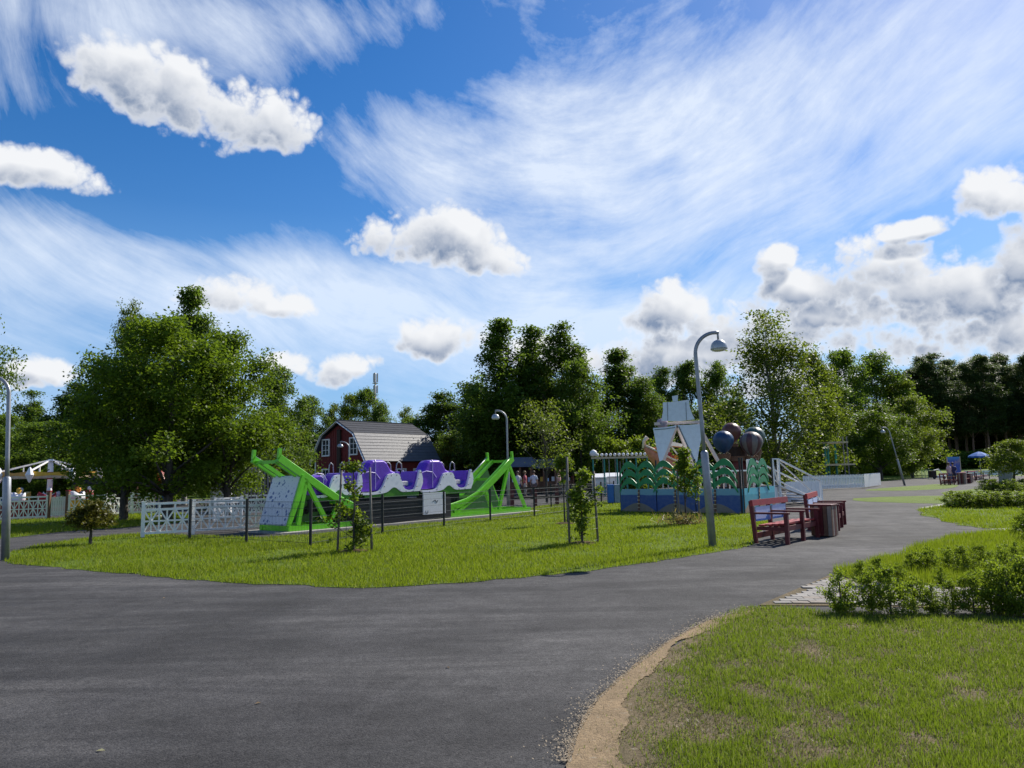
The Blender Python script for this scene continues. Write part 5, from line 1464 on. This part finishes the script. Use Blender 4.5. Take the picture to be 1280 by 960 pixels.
# grey notice board by the round tree
q = at(1258, 605, 49); t = thing('notice_board', 'grey upright board behind the trunk of the small round tree', 'notice board', (q.x, q.y, 0), -.1)
m_ = MB(); m_.box(-.42, -.04, .15, .42, .04, 1.45); m_.build('panel', GREY, t, False, .01)
for x in (-.36, .36):
    m_ = MB(); m_.box(x - .04, .045, 0, x + .04, .10, 1.4); m_.build('post', GALV, t)
# white picket fence
def picket(label, a, b, group='white picket fence'):
    a, b = Vector((a[0], a[1], 0)), Vector((b[0], b[1], 0)); d = b - a; L = d.length
    t = thing('picket_fence', label, 'fence', a, math.atan2(d.y, d.x), group)
    m_ = MB(); m_.prism([(0, 0, .08), (.11, 0, .08), (.11, 0, .98), (.055, 0, 1.05), (0, 0, .98)], (0, .022, 0)); me = m_.mesh('picket', WHITE)
    n_ = int(L / .16)
    for i in range(n_): shared('picket', me, t, (i * L / n_, 0, 0))
    for z in (.25, .8):
        m_ = MB(); m_.box(0, .024, z, L, .06, z + .08); m_.build('rail', WHITE, t)
    return t
picket('white picket fence left section running under the weeping birch', at(1004, 600, 52).xy, at(1080, 600, 55).xy)
picket('sunlit short end of the white picket fence near the round lawn tree', at(1080.4, 600, 55).xy, at(1101, 600, 61).xy)
# climbing tower with tan decks
q = at(1046, 600, 64); t = thing('climbing_tower', 'wooden climbing tower with two tan decks behind the picket fence', 'climbing frame', (q.x, q.y, 0), .1)
for x0, x1, y in ((1031, 1057, 553.5), (1026, 1064, 581)):
    z = at(1046, y, 64).z; k_ = 64 / FPX
    for s_ in (0, 1):
        xa, xb = ((x0, (x0 + x1) / 2) if s_ == 0 else ((x0 + x1) / 2 + .6, x1))
        m_ = MB(); m_.box((xa - 1046) * k_, -.9, z - .07 + .02 * s_, (xb - 1046) * k_, .9, z + .07 + .02 * s_); m_.build('deck', TANW, t)
zt = at(1046, 553, 64).z
for x in (1035, 1038.5, 1048.5):
    m_ = MB(); m_.tube([((x - 1046) * 64 / FPX, .2, 0), ((x - 1046) * 64 / FPX, .2, zt - .1)], .09, 8); m_.build('pole', TEAL, t)
for x in (1061, 1066):
    m_ = MB(); m_.tube([((x - 1046) * 64 / FPX, .4, 0), ((x - 1046) * 64 / FPX, .4, zt + .5)], .05, 8); m_.build('pole', GREY, t)
# long low white barrier at the edge of the pines, and bits before it
qa, qb = at(1205, 585, 100), at(1300, 583, 104)
t = thing('low_barrier', 'long low white barrier along the foot of the pines', 'barrier', (qa.x, qa.y, gz(qa.x, qa.y) - .05), math.atan2(qb.y - qa.y, qb.x - qa.x))
for i in range(9):
    m_ = MB(); m_.box(i * 1.15, 0, 0, i * 1.15 + 1.1, .06, .75); m_.build('panel', TARP, t)
qa = at(1152, 590, 88)
t = thing('wire_enclosure', 'dark green wire enclosure at the foot of the pines left of the cart', 'enclosure', (qa.x, qa.y, gz(qa.x, qa.y)))
for i in range(5):
    m_ = MB(); m_.box(i * .38 - .02, -.02, 0, i * .38 + .02, .02, 1.1); m_.build('post', TEAL, t)
m_ = MB()
for i in range(10): m_.box(.0, -.01, .08 + i * .1, 1.52, .0, .10 + i * .1)
m_.build('wire_rows', TEAL, t)
qa = at(1172, 590, 84)
t = thing('white_cart', 'small white framed cart with dark wheels left of the picture board', 'cart', (qa.x, qa.y, gz(qa.x, qa.y)))
m_ = MB(); m_.tube([(-.5, 0, .3), (-.4, 0, 1.0), (.1, 0, 1.1), (.6, 0, .5), (.9, 0, .35)], .06, 6); m_.build('frame', WHITE, t)
m_ = MB(); m_.box(-.9, -.3, .2, -.3, .3, .95); m_.build('box', DKWOOD, t, False, .03)
m_ = MB(); m_.box(-.2, -.3, .15, .7, .3, .42); m_.build('tray', TARP, t, False, .03)
for x in (-.6, .5):
    m_ = MB(); m_.tube([(x, -.36, .16), (x, -.30, .16)], .16, 14); m_.build('wheel', BLACK, t)

# ------------------------------------------------------------------ middle distance: swings, stalls, rails
q = at(770, 600, 50); t = thing('swing_set', 'long dark green swing frame with a row of white bulbs on its top beam', 'swing frame', (q.x, q.y, 0), 0.05)
k_ = 50 / FPX; zb = at(770, 572, 50).z
m_ = MB(); m_.box(-30 * k_, -.06, zb - .06, 52 * k_, .06, zb + .06); m_.build('beam', TANW, t)
for x in (-28, -14, 2, 14, 26, 40, 50):
    m_ = MB(); m_.tube([(x * k_, 0, 0), (x * k_, 0, zb - .07)], .05, 7); m_.build('pole', TEAL, t)
bl_ = MB(); bl_.lathe([(.02, .12), (.09, .07), (.10, 0), (.07, -.08), (.03, -.1)], 10); blm = bl_.mesh('bulb', WHITE, True)
for i in range(14): shared('bulb', blm, t, ((-22 + i * 5.4) * k_, 0, zb + .19))
m_ = MB(); m_.lathe([(.03, .26), (.2, .16), (.26, 0), (.2, -.16), (.03, -.2)], 14, (-27 * k_, 0, zb + .30)); m_.build('globe', WHITE, t, True)
for x in (-12, -4, 6):
    sm = MB(); sm.box(x * k_ - .22, -.15, .55, x * k_ + .22, .15, .62); s_ = sm.build('swing_seat', GREY, t)
    c_ = MB(); c_.tube([(x * k_ - .2, 0, .62), (x * k_ - .2, 0, zb - .06)], .012, 5); c_.tube([(x * k_ + .2, 0, .62), (x * k_ + .2, 0, zb - .06)], .012, 5); c_.build('chains', GALV, s_)
for i, (x0, x1, y0, y1, Y, c_) in enumerate(((741, 756, 593, 606, 52, TARP), (757, 775, 592, 606, 54, TARP))):
    p0, p1 = at(x0, y1, Y), at(x1, y1, Y)
    t = thing('white_awning_booth', 'low white covered booth under the %s part of the swing frame' % ('left' if i == 0 else 'middle'), 'booth', ((p0.x + p1.x) / 2, Y, 0), 0, 'white booths behind the swing frame')
    wd = p1.x - p0.x; h_ = at(x0, y0, Y).z
    m_ = MB(); m_.box(-wd / 2, -.6, .1, wd / 2, .6, h_ - .25); m_.build('side_sheet', TARP, t)
    m_ = MB(); m_.prism([(-wd / 2 - .1, -.75, h_ - .25), (wd / 2 + .1, -.75, h_ - .25), (wd / 2 + .1, 0, h_), (-wd / 2 - .1, 0, h_)], (0, .0, .05)); m_.build('awning', TARP, t)
q = at(767, 620, 38)
t = thing('blue_bin_pair', 'dark blue and grey bin beside the left end of the palm fence', 'bin', (q.x, q.y, 0))
m_ = MB(); m_.box(-.30, -.25, .04, -.01, .25, .95); m_.build('blue_bin', BLUE, t, False, .02)
m_ = MB(); m_.box(.01, -.25, .04, .36, .25, .95); m_.build('grey_bin', paint('slate_blue', (.20, .26, .34), .6), t, False, .02)
# brown pavilion stalls
for i, (x0, x1, yt, Y, lab) in enumerate(((636, 664, 572, 58, 'dark brown open stall left of the airy young tree'), (664, 694, 574, 60, 'dark brown open stall behind the airy young tree'), (694, 716, 578, 62, 'small reddish roofed stall right of the airy young tree'))):
    p0, p1 = at(x0, 600, Y), at(x1, 600, Y); wd = p1.x - p0.x; h_ = at(x0, yt, Y).z
    t = thing('wooden_stall', lab, 'stall', ((p0.x + p1.x) / 2, Y, 0), 0, 'brown wooden stalls')
    rm_ = SLATE if i < 2 else paint('rust_roof', (.25, .10, .06), .7)
    m_ = MB(); m_.prism([(-wd / 2 - .15, -1.4, h_ - .75), (-wd / 2 - .15, 0, h_), (-wd / 2 - .15, 1.4, h_ - .75)], (wd + .3, 0, 0)); m_.build('roof', rm_, t)
    for sx in (-1, 0, 1):
        for sy in (-1.2, 1.2):
            m_ = MB(); m_.box(sx * wd / 2 * .95 - .06, sy - .06, 0, sx * wd / 2 * .95 + .06, sy + .06, h_ - .76); m_.build('post', BROWN, t)
    m_ = MB(); m_.box(-wd / 2, -1.1, .1, wd / 2, -1.0, .95); m_.build('counter', BROWN, t)
    m_ = MB(); m_.box(-wd / 2, 1.0, .1, wd / 2, 1.1, h_ - .76); m_.build('back_wall', DKWOOD, t)
    for k in range(4):
        m_ = MB(); x = -wd / 2 + .25 + k * wd / 4.3; m_.box(x, -1.06, .952, x + .22, -.9, 1.2 + .1 * (k % 2)); m_.build('goods', [TARP, RED, YELLOW, LBLUE][(k + i) % 4], t)
# dark post and rail fence behind the ride
qa, qb = at(640, 620, 36), at(722, 620, 39)
d = qb - qa; t = thing('rail_fence', 'dark red post and rail fence behind the right end of the green ride', 'fence', (qa.x, qa.y, 0), math.atan2(d.y, d.x))
for i in range(4):
    m_ = MB(); x = d.length * i / 3; m_.box(x - .07, -.07, 0, x + .07, .07, .95); m_.build('post', DKRED, t)
for z in (.35, .82):
    m_ = MB(); m_.box(-.1, -.10, z, d.length + .1, -.072, z + .12); m_.build('rail', DKWOOD, t)
# ticket booth and odd things behind the lattice fence
q = at(277, 612, 36); t = thing('ticket_booth', 'small white booth with a round blue sign and dark red roof under the maples', 'booth', (q.x, q.y, 0), .3)
m_ = MB(); m_.box(-.45, -.45, 0, .45, .45, 1.3); m_.build('body', TARP, t)
m_ = MB(); m_.lathe([(.38, -.06), (.42, 0), (.38, .06)], 20); s_ = m_.build('sign', paint('sky_blue', (.10, .35, .62), .5, .25), t); s_.rotation_euler = (math.pi / 2, 0, 0); s_.location = (0, -.1, 1.75)
m_ = MB(); m_.add([(-.7, -.7, 2.12), (.7, -.7, 2.12), (.7, .7, 2.12), (-.7, .7, 2.12), (0, 0, 2.5)], [(0, 1, 4), (1, 2, 4), (2, 3, 4), (3, 0, 4), (3, 2, 1, 0)]); m_.build('roof', DKRED, t)
for s_ in (-1, 1):
    m_ = MB(); m_.tube([(s_ * .4, 0, 1.3), (s_ * .4, 0, 2.12)], .03, 6); m_.build('post', WHITE, t)
q = at(318, 610, 38); t = thing('dark_slatted_shed', 'dark slatted wall with upright bars behind the splash panel', 'shed', (q.x, q.y, 0), .2)
for i in range(12):
    m_ = MB(); m_.box(i * .16 - 1.0, 0, 0, i * .16 - .90, .08, 2.2); m_.build('slat', GREY, t)
m_ = MB(); m_.box(-1.05, .085, 0, .95, 1.6, 2.1); m_.build('wall', DKWOOD, t)
q = at(140, 605, 46); t = thing('log_shelter', 'brown open shelter between the carousel and the maples', 'shelter', (q.x, q.y, 0), .15)
m_ = MB(); m_.prism([(-1.9, -.9, 1.5), (-1.9, 0, 1.9), (-1.9, .9, 1.5)], (3.8, 0, 0)); m_.build('roof', DKWOOD, t)
for x in (-1.7, 0, 1.7):
    for y in (-.8, .8):
        m_ = MB(); m_.box(x - .07, y - .07, 0, x + .07, y + .07, 1.5); m_.build('post', BROWN, t)
m_ = MB(); m_.box(-1.6, .5, .4, 1.6, .8, .5); m_.build('table_board', BROWN, t)

# ------------------------------------------------------------------ small planted things near by
def sapling(label, p, h, wd, seed, stakes, bare=.25, leafm='shrub', per=9, boughs=16, prof='column'):
    """young tree tied between stakes"""
    t = thing('staked_young_tree', label, 'young tree', (p.x, p.y, 0), 0, 'young trees tied to stakes on the lawn')
    cm, tips = crown_mesh('crown', h, wd, bare, prof, LM[leafm], boughs, 8, per, .095, seed, clump=.13, outer=.7, irr=.5, aspect=.62, zs=.34)
    shared('crown', cm, t)
    shared('trunk', trunk_mesh('trunk', h, .018, tips, BK['grey'], seed, top=.95, limbs=boughs, wav=.03, cb=bare), t)
    for x, y, hh, ln_ in stakes:
        m_ = MB(); m_.tube([(x, y, -.1), (x + ln_, y, hh)], [.026, .024], 8); m_.build('stake', paint('weathered_stake', (.17, .15, .135), .85, .25, scale=14), t, True)
    for k in range(min(2, len(stakes))):
        x, y, hh, ln_ = stakes[k]; z = hh * .82
        m_ = MB(); m_.bar((x + ln_ * .8, y, z), (0.01, 0, z - .02), .035, .004, (0, 0, 1)); m_.build('tie', BLACK, t)
    m_ = MB(); m_.lathe([(.34, 0), (.30, .03), (.18, .05), (.02, .055)], 14); m_.build('soil_ring', M_BED, t)
    # wire guard round the foot
    m_ = MB()
    for k in range(14):
        a_ = k / 14 * 2 * math.pi; m_.tube([(.36 * math.cos(a_), .36 * math.sin(a_), .02), (.36 * math.cos(a_), .36 * math.sin(a_), .62)], .002, 3, False)
    for z in (.1, .35, .6): m_.tube([(.36 * math.cos(k / 14 * 6.2832), .36 * math.sin(k / 14 * 6.2832), z) for k in range(15)], .002, 3, False)
    m_.build('wire_guard', paint('dark_wire', (.05, .055, .06), .4), t)
    return t
sapling('slim staked young tree in front of the left ride car', G(442, 690), 1.88, .75, 5, [(-.37, .08, 1.75, .08), (.40, -.02, 1.80, -.05)], .10, per=10, boughs=15)
sapling('bushy staked young tree in the middle of the lawn', G(728, 680), 1.62, .68, 8, [(-.29, 0, 1.95, 0.0), (.36, .05, 1.62, -.05)], .14, per=11, boughs=17)
sapling('young tree with foliage only at its top, just left behind the bushy staked one', G(706, 655), 2.15, .62, 31, [(.10, .1, 1.9, .0)], .60, per=11, boughs=10, prof='round')
sapling('leafy staked young tree in front of the palm fence, left of the lamp', G(858, 655), 2.2, .78, 12, [(-.22, .0, 1.6, .02), (.40, 0, 1.75, 0)], .33, per=14, boughs=20)
# a few tufts of longer grass at that tree's foot
rs = np.random.default_rng(3); c_ = G(852, 656)
C2 = np.stack([rs.normal(c_.x, .35, 260), rs.normal(c_.y, .15, 260), np.full(260, .25)], 1)
V = leaves_np(C2, 1, (.02, .02, .12), .45, rs, 0, 0.2, .06)
o = bpy.data.objects.new('tall_grass', np_mesh('tall_grass', V, np.arange(len(V)).reshape(-1, 4), 4, leaf_mat('seed_grass', (.12, .12, .04), (.30, .24, .12), .4))); COL.objects.link(o); tag(o, kind='stuff')
# small ball shaped bush on a stem by the left lamp
p = G(113, 681); t = thing('ball_bush', 'small bronze green bush on a short leaning stem by the lattice fence', 'bush', p)
cm, tips = crown_mesh('crown', 1.08, 1.02, .42, 'dome', LM['bronze'], 34, 10, 16, .075, 21, clump=.07, outer=.35, irr=.25)
shared('crown', cm, t)
shared('trunk', trunk_mesh('trunk', 1.0, .035, tips, BK['grey'], 9, top=.8, limbs=10, cb=.3), t)

# hedge plants: low leafy shrubs, three kinds copied along the beds
HP = []
for v in range(4):
    cm, tips = crown_mesh('foliage', .58, .62, .02, 'dome', LM['hedge'], 30, 9, 12, .038, 300 + v, clump=.085, outer=.45, irr=.35, upbias=.3)
    tm = trunk_mesh('stems', .55, .008, tips, BK['grey'], 300 + v, top=.8, limbs=16, cb=.05)
    HP.append((cm, tm))
def hedge_plant(i, p, s, label, group, sz=1.0):
    t = thing('hedge_shrub', label, 'shrub', (p.x, p.y, .015), i * 1.7, group)
    t.scale = (s * (.74 if sz == 1.0 else 1), s * (.74 if sz == 1.0 else 1), s * sz * .9)
    shared('foliage', HP[i % 4][0], t); shared('stems', HP[i % 4][1], t)
pr = random.Random(5)
front = [(1052, 767, .82), (1090, 766, .78), (1114, 769, .9), (1143, 766, .72), (1167, 768, .55), (1192, 766, .62), (1218, 768, .72), (1240, 765, 1.0), (1262, 770, .9), (1285, 766, 1.08), (1310, 768, 1.0)]
ordn = ['first', 'second', 'third', 'fourth', 'fifth', 'sixth', 'seventh', 'eighth', 'ninth', 'tenth', 'eleventh', 'twelfth', 'thirteenth', 'fourteenth']
for i, (x, y, s) in enumerate(front):
    lab = 'leafy shrub alone at the left end of the front hedge, by the pavers' if i == 0 else '%s leafy shrub from the left in the front hedge along the pavers' % ordn[i]
    hedge_plant(i, G(x, y), s, lab, 'shrubs of the front hedge')
back = [(1140, 716, .5), (1160, 716, .7), (1188, 713, .62), (1206, 718, .75), (1228, 712, .65), (1250, 716, .72), (1272, 713, .75), (1292, 716, .8)]
for i, (x, y, s) in enumerate(back):
    hedge_plant(i + 2, G(x, y), s, '%s shrub from the left in the second row behind the pavers' % ordn[i], 'shrubs of the second row')
low = [(1078, 733, .6), (1100, 730, .62), (1122, 729, .5), (1178, 734, .45), (1245, 728, .55)]
for i, (x, y, s) in enumerate(low):
    hedge_plant(i + 1, G(x, y), s, '%s low shrub from the left between the two hedge rows' % ordn[i], 'low shrubs between the hedge rows')
far = [(1190, 634), (1201, 635), (1213, 634.5), (1225, 635), (1236, 634), (1248, 635), (1260, 634.5), (1272, 635), (1285, 634)]
for i, (x, y) in enumerate(far):
    hedge_plant(i, G(x, y), 1.35, '%s shrub from the left in the far low hedge' % ordn[i], 'shrubs of the far low hedge', .8)
far2 = [(1234, 614), (1243, 614.5), (1256, 614), (1268, 615), (1281, 614)]
for i, (x, y) in enumerate(far2):
    hedge_plant(i + 1, G(x, y), 1.7, '%s small shrub from the left round the foot of the round tree' % ordn[i], 'shrubs round the small round tree', .75)
for i, (x, y, s) in enumerate(((1292, 676, 1.35), (1276, 668, .8))):
    hedge_plant(i, G(x, y), s, ['tall shrub at the right edge casting the dark shadow on the grass', 'smaller shrub at the right edge beside the concrete apron'][i], 'shrubs at the right edge')

# pebbles along the sandy edge, fallen leaf, weeds
rs = np.random.default_rng(12)
ek = [G(*p) for p in edge if p[1] < 1000]
Vs = []
for i in range(5200):
    t_ = rs.uniform(0, len(ek) - 1.001); k = int(t_); q = ek[k].lerp(ek[k + 1], t_ - k); dv = ek[k + 1] - ek[k]; nv = Vector((-dv.y, dv.x, 0)).normalized()
    if nv.x > 0: nv = -nv
    q = q + nv * (rs.exponential(.05) - .03); s_ = rs.uniform(.0015, .006) * (1 + .08 * q.y); a_ = rs.uniform(0, 6.28)
    for m3 in range(3): Vs.append((q.x + s_ * math.cos(a_ + m3 * 2.1), q.y + s_ * math.sin(a_ + m3 * 2.1), .014 + (.004 if m3 == 0 else 0)))
o = bpy.data.objects.new('gravel', np_mesh('gravel', np.array(Vs), np.arange(len(Vs)).reshape(-1, 3), 3, paint('sand_grain', (.36, .29, .20), .95, .25, scale=20))); COL.objects.link(o); tag(o, kind='stuff')
for (lx, ly, lr, lab) in ((322, 880, .6, 'small brown leaf on the asphalt below the near lawn edge'), (560, 835, 2.1, 'small brown leaf in the middle of the near asphalt'), (205, 748, 1.1, 'tiny pale leaf on the asphalt under the lawn corner')):
    m_ = MB(); m_.add([(-.024, 0, .004), (0, -.011, .010), (.026, .002, .006), (.004, .012, .013)], [(0, 1, 2, 3)])
    o = m_.build('fallen_leaf', paint('brown_leaf', (.20, .13, .06), .7)); o.location = G(lx, ly); o.rotation_euler = (0, 0, lr); tag(o, lab, 'leaf')
p = G(125, 939.5); m_ = MB(); m_.add([(-.028, 0, .004), (0, -.012, .010), (.030, .002, .006), (.004, .014, .014)], [(0, 1, 2, 3)])
o = m_.build('fallen_leaf', paint('dry_leaf', (.55, .50, .25), .6)); o.location = p; tag(o, 'pale fallen leaf lying alone on the near asphalt', 'leaf')
